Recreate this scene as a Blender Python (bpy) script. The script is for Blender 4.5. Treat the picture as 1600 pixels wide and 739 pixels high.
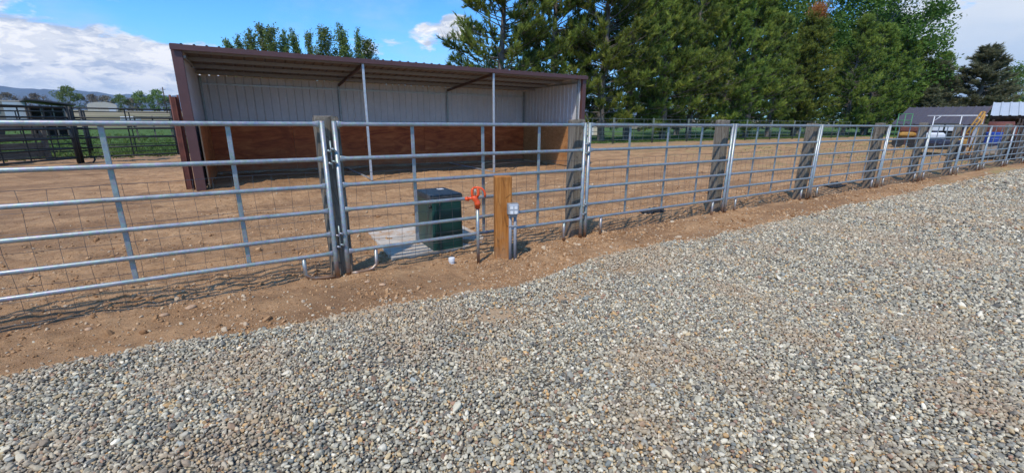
import bpy, math, random
import numpy as np
from mathutils import Vector, Matrix, Euler

R_ = math.radians
S = bpy.context.scene
for o in list(bpy.data.objects): bpy.data.objects.remove(o)
# ------------------------------------------------------------------ camera
AZ = R_(31.2577); PITCH = R_(14.927); ROLL = R_(0.36)
CAM = Vector((0, -4.5658, 1.6))
fw = Vector((math.sin(AZ), math.cos(AZ), 0)); rt = Vector((math.cos(AZ), -math.sin(AZ), 0))
F = fw * math.cos(PITCH) - Vector((0, 0, math.sin(PITCH))); U = rt.cross(F)
rc = rt * math.cos(ROLL) + U * math.sin(ROLL); uc = U * math.cos(ROLL) - rt * math.sin(ROLL)
cd = bpy.data.cameras.new('camera'); cam = bpy.data.objects.new('camera', cd); S.collection.objects.link(cam)
m3 = Matrix((rc, uc, -F)).transposed(); cam.matrix_world = Matrix.Translation(CAM) @ m3.to_4x4()
cd.sensor_width = 36; cd.lens = 665.94 / 1600 * 36; cd.clip_end = 30000; cd.clip_start = 0.05
S.camera = cam
S.view_settings.view_transform = 'Standard'; S.view_settings.look = 'None'
S.view_settings.exposure = 0.0; S.view_settings.gamma = 1; S.view_settings.use_curve_mapping = False
# ------------------------------------------------------------------ sun and sky
SUN_EL = R_(54); SD = Vector((-0.79, -0.61, 0)).normalized()       # horizontal direction towards the sun
sv = SD * math.cos(SUN_EL) + Vector((0, 0, math.sin(SUN_EL)))
sl = bpy.data.lights.new('sun', 'SUN'); sl.energy = 3.8; sl.angle = R_(1.5); sl.color = (1, 0.93, 0.83)
so = bpy.data.objects.new('sun', sl); so.rotation_euler = sv.to_track_quat('Z', 'Y').to_euler(); S.collection.objects.link(so)
W = bpy.data.worlds.new('World'); S.world = W; W.use_nodes = True
SKY_STRENGTH = 0.13
def build_world():
    nt = W.node_tree; nt.nodes.clear(); N = nt.nodes; L = nt.links
    def math_(op, a, b=None, c=None, clamp=False):
        n = N.new('ShaderNodeMath'); n.operation = op; n.use_clamp = clamp
        for i, v in enumerate((a, b, c)):
            if v is None: continue
            if isinstance(v, (int, float)): n.inputs[i].default_value = v
            else: L.new(v, n.inputs[i])
        return n.outputs[0]
    def smooth(x, a, b, lo=0.0, hi=1.0):
        n = N.new('ShaderNodeMapRange'); n.interpolation_type = 'SMOOTHSTEP'
        L.new(x, n.inputs[0]); n.inputs[1].default_value = a; n.inputs[2].default_value = b
        n.inputs[3].default_value = lo; n.inputs[4].default_value = hi; return n.outputs[0]
    def mix(f, a, b):
        n = N.new('ShaderNodeMix'); n.data_type = 'RGBA'
        if isinstance(f, float): n.inputs[0].default_value = f
        else: L.new(f, n.inputs[0])
        for i, v in ((6, a), (7, b)):
            if isinstance(v, tuple): n.inputs[i].default_value = (*v, 1)
            else: L.new(v, n.inputs[i])
        return n.outputs[2]
    sky = N.new('ShaderNodeTexSky'); sky.sky_type = 'NISHITA'; sky.sun_disc = False
    sky.sun_elevation = SUN_EL; sky.sun_rotation = math.atan2(SD.x, SD.y); sky.altitude = 1400; sky.air_density = 1.0; sky.dust_density = 0.4; sky.ozone_density = 2.5
    tc = N.new('ShaderNodeTexCoord'); sep = N.new('ShaderNodeSeparateXYZ'); L.new(tc.outputs['Generated'], sep.inputs[0])
    x, y, z = sep.outputs
    el = math_('MULTIPLY', math_('ARCSINE', z), 57.2958)
    # azimuth measured clockwise from the +Y compass axis of the yard, turned by AZ
    a0 = math_('MULTIPLY', math_('ARCTAN2', x, y), 57.2958); az = math_('SUBTRACT', a0, math.degrees(AZ))
    def blob(a, e, ra, re, k=1.0):
        u = math_('DIVIDE', math_('SUBTRACT', az, a), ra); v = math_('DIVIDE', math_('SUBTRACT', el, e), re)
        r = math_('ADD', math_('MULTIPLY', u, u), math_('MULTIPLY', v, v))
        return math_('MULTIPLY', smooth(r, 1.0, 0.0), k)
    def noise(sc, det, rough, zs=1.0, w=0.0, dist=0.0):
        mp = N.new('ShaderNodeMapping'); mp.inputs['Scale'].default_value = (1, 1, zs); mp.inputs['Location'].default_value = (w, w * .7, w * .3)
        L.new(tc.outputs['Generated'], mp.inputs[0])
        n = N.new('ShaderNodeTexNoise'); n.inputs['Scale'].default_value = sc; n.inputs['Detail'].default_value = det
        n.inputs['Roughness'].default_value = rough; n.inputs['Distortion'].default_value = dist; L.new(mp.outputs[0], n.inputs['Vector']); return n.outputs[0]
    n1 = noise(5.5, 7, 0.55, 2.6, 3.1, .25); n2 = noise(14, 6, 0.6, 2.2, 9.0, .3); n3 = noise(3.0, 4, .5, 1.6, 5.0)
    K = 1 / 1.3
    cl = lambda *c: tuple(v * K for v in c)
    cov = blob(-50, 0, 38, 11.5, .70)
    for b in ((-44, 5.6, 9, 4.6, .30), (-37, 4.6, 9, 3.4, .26), (-30.5, 5.2, 5, 3.2, .26), (-50, 5, 8, 4, .25), (-9.4, 11.0, 4.4, 2.8, .36), (-6.8, 11.2, 3.2, 2.6, .30), (-17.6, 11.6, 2.6, 2.0, .36), (-17.5, 9.0, 4.5, 2.0, .27),
              (-13, 8.3, 7, 1.8, .26), (-38, 16, 22, 5, .27), (-52, 14, 14, 7, .30), (52, 8, 20, 40, .95), (32, 24, 14, 12, .45)):
        cov = math_('ADD', cov, blob(*b))
    amb = smooth(n3, .5, .75, 0, .45); back = smooth(math_('ABSOLUTE', az), 60, 85); cov = math_('ADD', cov, math_('MULTIPLY', amb, back))
    d = math_('ADD', cov, math_('MULTIPLY', math_('SUBTRACT', n1, .5), 1.5)); d = math_('ADD', d, math_('MULTIPLY', math_('SUBTRACT', n2, .5), 1.1))
    dens = smooth(d, .30, .52)
    veil = math_('MULTIPLY', smooth(noise(3.2, 5, .6, 2.5, 1.7), .45, .75), .5)
    veil = math_('ADD', veil, smooth(el, 12, -1, 0, .42), clamp=True)
    n4 = noise(24, 8, .62, 2.4, 12.0, .4); n5 = noise(9.5, 6, .58, 3.0, 4.0, .3)
    bright = math_('ADD', math_('MULTIPLY', smooth(n4, .45, .58), .6), math_('MULTIPLY', smooth(n5, .42, .58), .6), clamp=True)
    body = mix(bright, cl(5.2, 6.1, 7.8), cl(10.8, 10.8, 10.9))
    body = mix(smooth(el, 4.6, 1.6, 0, .8), body, cl(5.6, 7.0, 9.0))
    right = smooth(az, 30, 44); body = mix(right, body, mix(smooth(math_('ADD', el, math_('MULTIPLY', n5, 6)), 5, 13), cl(4.8, 6.5, 8.8), mix(smooth(n3, .4, .6), cl(7.6, 8.4, 9.5), cl(9.0, 9.5, 10.2))))
    hs = N.new('ShaderNodeMix'); hs.data_type = 'RGBA'; hs.blend_type = 'MULTIPLY'; hs.inputs[0].default_value = 1
    L.new(sky.outputs[0], hs.inputs[6]); hs.inputs[7].default_value = (.62, 1.38, 1.95, 1)
    c = mix(veil, hs.outputs[2], cl(5.8, 7.4, 9.6)); c = mix(dens, c, body)
    bg = N.new('ShaderNodeBackground'); L.new(c, bg.inputs[0]); bg.inputs[1].default_value = SKY_STRENGTH
    out = N.new('ShaderNodeOutputWorld'); L.new(bg.outputs[0], out.inputs[0])
build_world()

# ------------------------------------------------------------------ helpers
rng = np.random.default_rng(7); rnd = random.Random(11)
COL = S.collection
def lin(r, g, b):
    f = lambda c: (c / 255 / 12.92) if c / 255 <= .04045 else ((c / 255 + .055) / 1.055) ** 2.4
    return (f(r), f(g), f(b))
class MB:
    def __init__(s): s.v = []; s.f = []; s.sm = []
    def add(s, vs, fs, smooth=False):
        n = len(s.v); s.v += [tuple(v) for v in vs]; s.f += [tuple(i + n for i in f) for f in fs]; s.sm += [smooth] * len(fs); return s
    def box(s, a, b, M=None, bev=0.0):
        (x0, y0, z0), (x1, y1, z1) = a, b
        if bev > 0:
            c = bev; P = []
            for z, k in ((z0, c), (z0 + c, 0), (z1 - c, 0), (z1, c)):
                X0, X1, Y0, Y1 = x0 + k, x1 - k, y0 + k, y1 - k
                P += [(X0 + c, Y0, z), (X1 - c, Y0, z), (X1, Y0 + c, z), (X1, Y1 - c, z), (X1 - c, Y1, z), (X0 + c, Y1, z), (X0, Y1 - c, z), (X0, Y0 + c, z)]
            Fs = [tuple(range(7, -1, -1)), tuple(range(24, 32))]
            for r in range(3):
                for i in range(8):
                    j = (i + 1) % 8; Fs.append((r * 8 + i, r * 8 + j, r * 8 + 8 + j, r * 8 + 8 + i))
        else:
            P = [(x0, y0, z0), (x1, y0, z0), (x1, y1, z0), (x0, y1, z0), (x0, y0, z1), (x1, y0, z1), (x1, y1, z1), (x0, y1, z1)]
            Fs = [(3, 2, 1, 0), (4, 5, 6, 7), (0, 1, 5, 4), (1, 2, 6, 5), (2, 3, 7, 6), (3, 0, 4, 7)]
        if M is not None: P = [M @ Vector(p) for p in P]
        return s.add(P, Fs)
    def tube(s, pts, r, seg=10, caps=True, sq=None):
        pts = [Vector(p) for p in pts]; n = len(pts); rs = r if isinstance(r, (list, tuple)) else [r] * n
        V = []; Fs = []; prev = None
        for i, p in enumerate(pts):
            d = (pts[min(i + 1, n - 1)] - pts[max(i - 1, 0)]).normalized()
            if prev is None:
                a = Vector((0, 0, 1)) if abs(d.z) < .9 else Vector((1, 0, 0))
                prev = (a - d * a.dot(d)).normalized()
            u = (prev - d * prev.dot(d)).normalized(); prev = u; w = d.cross(u)
            ku, kw = (sq[i] if sq else (1, 1))
            for k in range(seg):
                t = 2 * math.pi * k / seg; V.append(p + (u * math.cos(t) * ku + w * math.sin(t) * kw) * rs[i])
        for i in range(n - 1):
            for k in range(seg):
                k2 = (k + 1) % seg; Fs.append((i * seg + k, i * seg + k2, (i + 1) * seg + k2, (i + 1) * seg + k))
        s.add(V, Fs, True)
        if caps:
            m = len(s.v) - len(V); s.f.append(tuple(m + k for k in range(seg - 1, -1, -1))); s.f.append(tuple(m + (n - 1) * seg + k for k in range(seg))); s.sm += [False, False]
        return s
    def lathe(s, prof, c=(0, 0, 0), seg=20):
        V = []; Fs = []; n = len(prof)
        for r, z in prof:
            for k in range(seg):
                t = 2 * math.pi * k / seg; V.append((c[0] + r * math.cos(t), c[1] + r * math.sin(t), c[2] + z))
        for i in range(n - 1):
            for k in range(seg):
                k2 = (k + 1) % seg; Fs.append((i * seg + k, i * seg + k2, (i + 1) * seg + k2, (i + 1) * seg + k))
        Fs.append(tuple(range(seg - 1, -1, -1))); Fs.append(tuple((n - 1) * seg + k for k in range(seg)))
        return s.add(V, Fs, False)
    def build(s, name, mat, parent=None, loc=None):
        me = bpy.data.meshes.new(name); me.from_pydata(s.v, [], s.f); me.polygons.foreach_set('use_smooth', s.sm); me.materials.append(mat); me.update()
        o = bpy.data.objects.new(name, me); COL.objects.link(o)
        if parent is not None: o.parent = parent
        if loc is not None: o.location = loc
        return o
def npmesh(name, V, Fc, mat, parent=None, cols=None, smooth=False, k=3):
    me = bpy.data.meshes.new(name); V = np.asarray(V, np.float32); Fc = np.asarray(Fc, np.int32)
    me.vertices.add(len(V)); me.vertices.foreach_set('co', V.ravel()); me.loops.add(Fc.size); me.loops.foreach_set('vertex_index', Fc.ravel())
    me.polygons.add(len(Fc)); me.polygons.foreach_set('loop_start', np.arange(len(Fc), dtype=np.int32) * k)
    me.update(calc_edges=True)
    if smooth: me.polygons.foreach_set('use_smooth', np.ones(len(Fc), bool))
    if cols is not None:
        a = me.attributes.new('tone', 'FLOAT', 'POINT'); a.data.foreach_set('value', np.asarray(cols, np.float32))
    me.materials.append(mat); me.update()
    o = bpy.data.objects.new(name, me); COL.objects.link(o)
    if parent is not None: o.parent = parent
    return o
def tag(o, label=None, cat=None, group=None, kind=None):
    if label: o['label'] = label
    if cat: o['category'] = cat
    if group: o['group'] = group
    if kind: o['kind'] = kind
    return o
def empty(name, loc=(0, 0, 0), rz=0, label=None, cat=None, group=None):
    o = bpy.data.objects.new(name, None); o.empty_display_size = .2; o.location = loc; o.rotation_euler = (0, 0, rz); COL.objects.link(o)
    return tag(o, label, cat, group)
def clone(root, loc, rz=0, sc=1.0, label=None):
    def cp(o, par):
        c = o.copy(); COL.objects.link(c); c.parent = par
        for ch in list(o.children):
            if ch is not c: cp(ch, c)
        return c
    kids = list(root.children); r = root.copy(); COL.objects.link(r)
    for ch in kids: cp(ch, r)
    r.location = loc; r.rotation_euler = (0, 0, rz); r.scale = (sc, sc, sc) if isinstance(sc, (int, float)) else sc
    if label: r['label'] = label
    return r
# value noise for geometry
_lat = rng.random((256, 256))
def vnoise(x, y, sc, off=0):
    x = np.asarray(x) / sc + off * 17.3; y = np.asarray(y) / sc + off * 9.1; xi = np.floor(x).astype(int); yi = np.floor(y).astype(int); u = x - xi; v = y - yi
    u = u * u * (3 - 2 * u); v = v * v * (3 - 2 * v); g = lambda i, j: _lat[i % 256, j % 256]
    return (g(xi, yi) * (1 - u) + g(xi + 1, yi) * u) * (1 - v) + (g(xi, yi + 1) * (1 - u) + g(xi + 1, yi + 1) * u) * v - .5

# ------------------------------------------------------------------ materials
class MT:
    def __init__(s, name):
        s.m = bpy.data.materials.new(name); s.m.use_nodes = True; s.nt = s.m.node_tree; s.N = s.nt.nodes; s.L = s.nt.links
        s.b = s.N['Principled BSDF']; s.tc = s.N.new('ShaderNodeTexCoord'); s.coord = s.tc.outputs['Object']
    def put(s, inp, v):
        if isinstance(v, (int, float)): inp.default_value = v
        elif isinstance(v, tuple): inp.default_value = (*v, 1) if len(v) == 3 and inp.type == 'RGBA' else v
        else: s.L.new(v, inp)
    def rand(s):
        oi = s.N.new('ShaderNodeObjectInfo'); va = s.N.new('ShaderNodeVectorMath'); va.operation = 'MULTIPLY_ADD'; cb = s.N.new('ShaderNodeCombineXYZ')
        for i in range(3): s.L.new(oi.outputs['Random'], cb.inputs[i])
        s.L.new(cb.outputs[0], va.inputs[0]); va.inputs[1].default_value = (37, 53, 71); s.L.new(s.coord, va.inputs[2]); s.coord = va.outputs[0]; s.orand = oi.outputs['Random']; return s
    def map(s, scale=(1, 1, 1), rot=(0, 0, 0)):
        n = s.N.new('ShaderNodeMapping'); n.inputs['Scale'].default_value = scale; n.inputs['Rotation'].default_value = rot; s.L.new(s.coord, n.inputs[0]); return n.outputs[0]
    def noise(s, sc, det=4, rough=.55, vec=None, dist=0, out=0):
        n = s.N.new('ShaderNodeTexNoise'); n.inputs['Scale'].default_value = sc; n.inputs['Detail'].default_value = det; n.inputs['Roughness'].default_value = rough; n.inputs['Distortion'].default_value = dist
        s.L.new(vec if vec is not None else s.coord, n.inputs['Vector']); return n.outputs[out]
    def vor(s, sc, vec=None, feat='F1', out='Distance', rnd_=1.0):
        n = s.N.new('ShaderNodeTexVoronoi'); n.feature = feat; n.inputs['Scale'].default_value = sc; n.inputs['Randomness'].default_value = rnd_; s.L.new(vec if vec is not None else s.coord, n.inputs['Vector']); return n.outputs[out]
    def ramp(s, f, stops, interp='LINEAR'):
        n = s.N.new('ShaderNodeValToRGB'); n.color_ramp.interpolation = interp; e = n.color_ramp.elements
        while len(e) < len(stops): e.new(.5)
        for i, (p, c) in enumerate(stops): e[i].position = p; e[i].color = (*c, 1) if isinstance(c, tuple) else (c, c, c, 1)
        s.L.new(f, n.inputs[0]); return n.outputs[0]
    def mr(s, f, a, b, lo=0., hi=1.):
        n = s.N.new('ShaderNodeMapRange'); s.L.new(f, n.inputs[0])
        for i, v in enumerate((a, b, lo, hi)): n.inputs[i + 1].default_value = v
        return n.outputs[0]
    def mix(s, f, a, b, mode='MIX'):
        n = s.N.new('ShaderNodeMix'); n.data_type = 'RGBA'; n.blend_type = mode
        s.put(n.inputs[0], f); s.put(n.inputs[6], a); s.put(n.inputs[7], b); return n.outputs[2]
    def math(s, op, a, b=0., c=0.):
        n = s.N.new('ShaderNodeMath'); n.operation = op; s.put(n.inputs[0], a); s.put(n.inputs[1], b); s.put(n.inputs[2], c); return n.outputs[0]
    def sep(s, v=None):
        n = s.N.new('ShaderNodeSeparateXYZ'); s.L.new(v if v is not None else s.coord, n.inputs[0]); return n.outputs
    def attr(s, name, typ='GEOMETRY', out='Fac'):
        n = s.N.new('ShaderNodeAttribute'); n.attribute_name = name; n.attribute_type = typ; return n.outputs[out]
    def bump(s, h, st=.4, d=.01):
        n = s.N.new('ShaderNodeBump'); n.inputs['Strength'].default_value = st; n.inputs['Distance'].default_value = d; s.L.new(h, n.inputs['Height'])
        if s.b.inputs['Normal'].is_linked: s.L.new(s.b.inputs['Normal'].links[0].from_socket, n.inputs['Normal'])
        s.L.new(n.outputs[0], s.b.inputs['Normal']); return s
    def done(s, col, rough=.7, metal=0., spec=None):
        s.put(s.b.inputs['Base Color'], col); s.put(s.b.inputs['Roughness'], rough); s.put(s.b.inputs['Metallic'], metal)
        if spec is not None: s.b.inputs['Specular IOR Level'].default_value = spec
        return s.m
def simple(name, c, rough=.6, metal=0., var=.25, sc=6, bump=.15):
    t = MT(name).rand(); n = t.noise(sc, 5, .6); n2 = t.noise(sc * 7, 4, .6)
    d = tuple(v * (1 - var) for v in c); l = tuple(min(1, v * (1 + var)) for v in c)
    col = t.mix(t.mr(n2, .3, .7, 0, .5), t.ramp(n, [(.3, d), (.7, l)]), tuple(v * .85 for v in c)); t.bump(n2, bump, .003); return t.done(col, t.mr(n, .3, .7, rough * .85, min(1, rough * 1.15)), metal)
def galv(name, c=(.315, .345, .345), dirt=True):
    t = MT(name).rand(); n = t.noise(9, 5, .65); v = t.vor(55, out='Color'); fine = t.noise(90, 3, .6)
    col = t.mix(.35, t.ramp(n, [(.3, tuple(x * .72 for x in c)), (.55, c), (.75, tuple(min(1, x * 1.25) for x in c))]), t.mix(.75, v, c), 'MIX')
    col = t.mix(t.mr(t.noise(3.1, 6, .75), .58, .72, 0, .55), col, (.23, .19, .15))
    if dirt:
        g = t.N.new('ShaderNodeNewGeometry'); z = t.sep(g.outputs['Position'])[2]
        f = t.math('MULTIPLY', t.mr(z, .24, .05), t.mr(t.noise(14, 4, .6), .22, .5)); col = t.mix(f, col, (.30, .17, .095))
    t.bump(fine, .12, .002); return t.done(col, t.mr(n, .3, .7, .34, .55), .55)
M = {}
M['galv'] = galv('galvanized_tube'); M['galv_bright'] = galv('galvanized_bright', (.55, .58, .60), False)
def m_dirt():
    t = MT('dirt'); big = t.noise(.35, 5, .6); mid = t.noise(2.2, 6, .65, dist=.4); fine = t.noise(22, 6, .7); gr = t.noise(120, 4, .75)
    streak = t.noise(1.0, 5, .65, vec=t.map((.5, 3.2, 1)))
    c = t.ramp(mid, [(.28, (.28, .148, .074)), (.42, (.43, .248, .13)), (.55, (.54, .325, .178)), (.72, (.62, .41, .24))])
    c = t.mix(t.mr(big, .4, .7, 0, .35), c, (.56, .345, .195)); c = t.mix(t.mr(streak, .50, .64, 0, .5), c, (.30, .16, .085))
    c = t.mix(t.mr(fine, .35, .7, 0, .4), c, (.62, .41, .25)); c = t.mix(t.mr(gr, .5, .72, 0, .4), c, (.27, .15, .08))
    speck = t.vor(38, out='Distance'); c = t.mix(t.mr(speck, .16, .10, 0, .6), c, (.50, .40, .31))
    # dry grass litter far to the right of the yard
    p = t.sep(); f = t.math('MULTIPLY', t.mr(p[0], 14, 26), t.mr(t.noise(.9, 5, .65), .5, .62)); c = t.mix(1.0, c, (.94, .90, .80), 'MULTIPLY'); pt = t.noise(.55, 7, .68, vec=t.map((.55, 1.7, 1)), dist=.5); c = t.mix(t.mr(pt, .47, .60, 0, .72), c, (.25, .14, .072)); pt2 = t.noise(1.9, 6, .7, vec=t.map((.6, 2.0, 1)), dist=.8); c = t.mix(t.mr(pt2, .57, .66, 0, .6), c, (.17, .095, .052)); c = t.mix(f, c, (.36, .29, .12))
    f2 = t.math('MULTIPLY', t.mr(p[1], 17.5, 21.5), t.mr(t.noise(1.3, 5, .65), .4, .55)); c = t.mix(t.math('MULTIPLY', f2, .6), c, (.24, .19, .14))
    t.bump(t.noise(5, 7, .7), .8, .10); t.bump(fine, .8, .03); t.bump(gr, .7, .008); return t.done(c, .95, 0, .2)
M['dirt'] = m_dirt()
STONES = [(0, (.34, .325, .28)), (.12, (.50, .475, .40)), (.26, (.235, .235, .22)), (.36, (.41, .39, .32)), (.47, (.135, .135, .135)), (.56, (.54, .50, .41)), (.65, (.36, .35, .31)), (.73, (.47, .37, .23)),
          (.79, (.26, .215, .18)), (.84, (.66, .63, .56)), (.90, (.50, .32, .15)), (.93, (.25, .28, .29)), (.965, (.29, .175, .13))]
def m_stone():
    t = MT('gravel_stone'); r = t.attr('rnd', 'INSTANCER'); c = t.ramp(r, STONES, 'CONSTANT')
    br = t.mr(t.attr('rnd2', 'INSTANCER'), 0, 1, .62, 1.32); cb = t.N.new('ShaderNodeCombineXYZ'); [t.L.new(br, cb.inputs[i]) for i in range(3)]
    c = t.mix(1.0, c, cb.outputs[0], 'MULTIPLY')
    c = t.mix(1.0, c, (1.10, 1.02, .86), 'MULTIPLY'); c = t.mix(t.mr(t.noise(1.6, 4, .6), .4, .7, 0, .35), c, (.34, .29, .20)); c = t.mix(t.attr('dusty', 'INSTANCER'), c, (.42, .29, .17))
    return t.done(c, .72, 0, .35)
M['stone'] = m_stone()
def m_gravel():
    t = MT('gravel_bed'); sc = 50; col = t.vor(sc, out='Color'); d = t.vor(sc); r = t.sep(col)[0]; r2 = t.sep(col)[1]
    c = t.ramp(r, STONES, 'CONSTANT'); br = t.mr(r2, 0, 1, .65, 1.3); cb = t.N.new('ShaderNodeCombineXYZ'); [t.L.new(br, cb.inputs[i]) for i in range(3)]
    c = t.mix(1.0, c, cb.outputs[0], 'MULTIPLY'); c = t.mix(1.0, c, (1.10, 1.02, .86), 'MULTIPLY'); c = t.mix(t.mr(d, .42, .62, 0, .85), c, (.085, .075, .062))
    w = t.math('MULTIPLY', t.mr(t.noise(.9, 5, .62), .56, .70), .45); p = t.sep()
    for a, b, q, r_ in ((2.0, -1.62, .80, .20), (3.1, -1.3, .60, .14)):
        u = t.math('POWER', t.math('ABSOLUTE', t.math('DIVIDE', t.math('SUBTRACT', p[0], a), q)), 2.); v = t.math('POWER', t.math('ABSOLUTE', t.math('DIVIDE', t.math('SUBTRACT', p[1], b), r_)), 2.)
        w = t.math('MAXIMUM', w, t.mr(t.math('ADD', u, v), 1.6, .4)); c = t.mix(w, c, (.42, .29, .17))
    t.bump(d, .9, -.012); t.bump(t.noise(3, 4, .6), .4, .03); return t.done(c, .85, 0, .25)
M['gravel'] = m_gravel()
def m_grass():
    t = MT('grass_ground'); p = t.sep(); a = t.noise(.22, 6, .65); b = t.noise(1.6, 6, .7); f = t.noise(12, 4, .7)
    g = t.ramp(b, [(.3, (.030, .062, .012)), (.5, (.060, .120, .022)), (.7, (.11, .19, .04))]); g = t.mix(t.mr(a, .45, .65, 0, .5), g, (.05, .10, .02)); g = t.mix(t.mr(f, .4, .7, 0, .35), g, (.14, .17, .05))
    warp = t.math('ADD', p[1], t.math('MULTIPLY', t.noise(.02, 4, .6), 90)); tan = t.mr(warp, 165, 200)
    tn = t.ramp(t.noise(.03, 6, .65, vec=t.map((.5, 2, 1))), [(.35, (.12, .12, .05)), (.5, (.26, .22, .13)), (.65, (.33, .27, .18))])
    c = t.mix(tan, g, tn); t.bump(f, .5, .05); return t.done(c, .95, 0, .15)
M['grass'] = m_grass()
def leafmat(name, stops, trans=.25, rough=.6):
    t = MT(name); a = t.attr('tone'); t.rand(); c = t.ramp(a, stops)
    hv = t.N.new('ShaderNodeHueSaturation'); t.L.new(c, hv.inputs['Color']); t.L.new(t.mr(t.orand, 0, 1, .82, 1.18), hv.inputs['Value']); t.L.new(t.mr(t.orand, 0, 1, .485, .515), hv.inputs['Hue'])
    t.done(hv.outputs[0], rough, 0, .25); tr = t.N.new('ShaderNodeBsdfTranslucent'); t.L.new(hv.outputs[0], tr.inputs[0]); mx = t.N.new('ShaderNodeMixShader'); mx.inputs[0].default_value = trans
    out = t.N['Material Output']; t.L.new(t.b.outputs[0], mx.inputs[1]); t.L.new(tr.outputs[0], mx.inputs[2]); t.L.new(mx.outputs[0], out.inputs[0]); return t.m
M['pine'] = leafmat('pine_needles', [(0, (.040, .066, .018)), (.25, (.10, .155, .034)), (.55, (.225, .295, .055)), (1, (.44, .48, .09))], .42)
M['deadpine'] = leafmat('dead_needles', [(0, (.36, .15, .045)), (1, (.62, .30, .09))], .3)
M['leaf'] = leafmat('broad_leaves', [(0, (.045, .10, .018)), (.5, (.10, .19, .032)), (1, (.19, .29, .055))], .4)
M['poplar'] = leafmat('poplar_leaves', [(0, (.10, .15, .04)), (.5, (.20, .26, .07)), (1, (.34, .38, .13))], .45)
M['spruce'] = leafmat('spruce_needles', [(0, (.07, .078, .04)), (.5, (.19, .195, .10)), (1, (.38, .36, .19))], .35)
M['farleaf'] = leafmat('distant_leaves', [(0, (.07, .12, .025)), (.5, (.14, .21, .04)), (1, (.24, .30, .08))], .3)
M['drybush'] = leafmat('bare_twigs', [(0, (.12, .10, .07)), (1, (.24, .21, .15))], .1)
M['grassblade'] = leafmat('grass_blades', [(0, (.05, .10, .018)), (.6, (.10, .18, .035)), (1, (.24, .24, .09))], .35)
M['bark'] = simple('pine_bark', (.15, .125, .105), .9, 0, .4, 5, .6); M['greybark'] = simple('grey_bark', (.24, .22, .19), .9, 0, .35, 5, .6)
def splash(t, c, top=.45, amt=.7):
    g = t.N.new('ShaderNodeNewGeometry'); z = t.sep(g.outputs['Position'])[2]; n = t.N.new('ShaderNodeTexNoise'); n.inputs['Scale'].default_value = 5; n.inputs['Detail'].default_value = 7; n.inputs['Roughness'].default_value = .7; t.L.new(g.outputs['Position'], n.inputs['Vector'])
    h = t.math('ADD', z, t.math('MULTIPLY', t.math('SUBTRACT', n.outputs[0], .5), 1.1)); return t.mix(t.mr(h, top, .0, 0, amt), c, (.36, .22, .125))
def wood(name, c1, c2, c3, axis=2, sc=1., rough=.85, bump=.5):
    t = MT(name).rand(); s3 = [14 * sc] * 3; s3[axis] = .8 * sc; v = t.map(tuple(s3)); g = t.noise(2.2, 6, .68, vec=v, dist=.8); s4 = [60 * sc] * 3; s4[axis] = 2. * sc; f = t.noise(1.5, 4, .6, vec=t.map(tuple(s4)))
    c = t.ramp(g, [(.28, c1), (.5, c2), (.72, c3)]); c = t.mix(t.mr(f, .45, .7, 0, .5), c, c1); blot = t.noise(2.6, 5, .65)
    c = t.mix(t.mr(blot, .55, .7, 0, .45), c, tuple(x * .55 for x in c1)); s5 = [9 * sc] * 3; s5[axis] = .9 * sc; ck = t.vor(2.6, vec=t.map(tuple(s5)), feat='DISTANCE_TO_EDGE'); c = t.mix(t.mr(ck, .030, .008, 0, .55), c, tuple(x * .35 for x in c1)); t.bump(ck, .25, .01); t.bump(g, bump, .01); c = splash(t, c, .28, .6) if axis == 2 else c; t.bump(f, bump, .003); return t.done(c, rough, 0, .2)
M['tie'] = wood('weathered_timber', (.085, .065, .048), (.20, .17, .13), (.33, .295, .235))
M['newpost'] = wood('treated_timber', (.24, .085, .018), (.44, .170, .038), (.56, .26, .08), rough=.6, bump=.2)
M['planks'] = wood('grey_planks', (.08, .065, .05), (.17, .145, .115), (.29, .25, .20), 0)
def m_ply(name, c1, c2, c3, ax=0, chips=False):
    t = MT(name).rand(); s3 = [.8, .8, 3.2]; v = t.map(tuple(s3)); g = t.noise(1.4, 7, .62, vec=v, dist=1.6); c = t.ramp(g, [(.3, c1), (.5, c2), (.7, c3)])
    if chips: c = t.mix(.55, c, t.ramp(t.sep(t.vor(30, vec=t.map((1, 1, 1.8)), out='Color'))[0], [(0, c1), (.5, c2), (1, c3)])); c = t.mix(t.mr(t.noise(3, 5, .7), .5, .65, 0, .5), c, c1)
    c = t.mix(t.mr(t.noise(1.1, 5, .7), .55, .7, 0, .5), c, tuple(x * .6 for x in c1)); c = splash(t, c, .4, .4); t.bump(g, .2, .005); return t.done(c, .65, 0, .3)
M['ply'] = m_ply('stained_plywood', (.24, .045, .013), (.43, .10, .026), (.58, .17, .05)); M['plyside'] = m_ply('worn_plywood', (.30, .125, .045), (.44, .21, .08), (.56, .31, .14), chips=True)
M['plyedge'] = simple('plywood_edge', (.50, .32, .17), .8, 0, .3, 20)
def m_conc():
    t = MT('concrete').rand(); n = t.noise(5, 6, .7); f = t.noise(45, 4, .7); c = t.ramp(n, [(.3, (.36, .31, .25)), (.55, (.52, .455, .37)), (.75, (.60, .53, .44))]); c = t.mix(t.mr(f, .5, .75, 0, .4), c, (.30, .25, .19))
    so = t.noise(3.2, 7, .75, dist=.6); c = t.mix(t.mr(so, .54, .62, 0, .85), c, (.44, .27, .15)); t.bump(f, .4, .004); return t.done(c, .92, 0, .2)
M['steelwhite'] = simple('pale_wall_steel', (.58, .585, .61), .45, .0, .10, 1.5, .03)
M['roofunder'] = simple('roof_underside_steel', (.20, .165, .145), .5, .15, .2, 2, .05)
M['brown'] = simple('brown_trim_steel', (.10, .045, .040), .42, .0, .15, 3, .03); M['brownroof'] = simple('brown_roof_steel', (.075, .058, .062), .45, .0, .12, 2, .03)
M['purlin'] = simple('brown_primer_steel', (.10, .06, .05), .6); M['rustred'] = simple('rusty_red_steel', (.14, .045, .03), .75, 0, .45, 7, .3)
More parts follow.
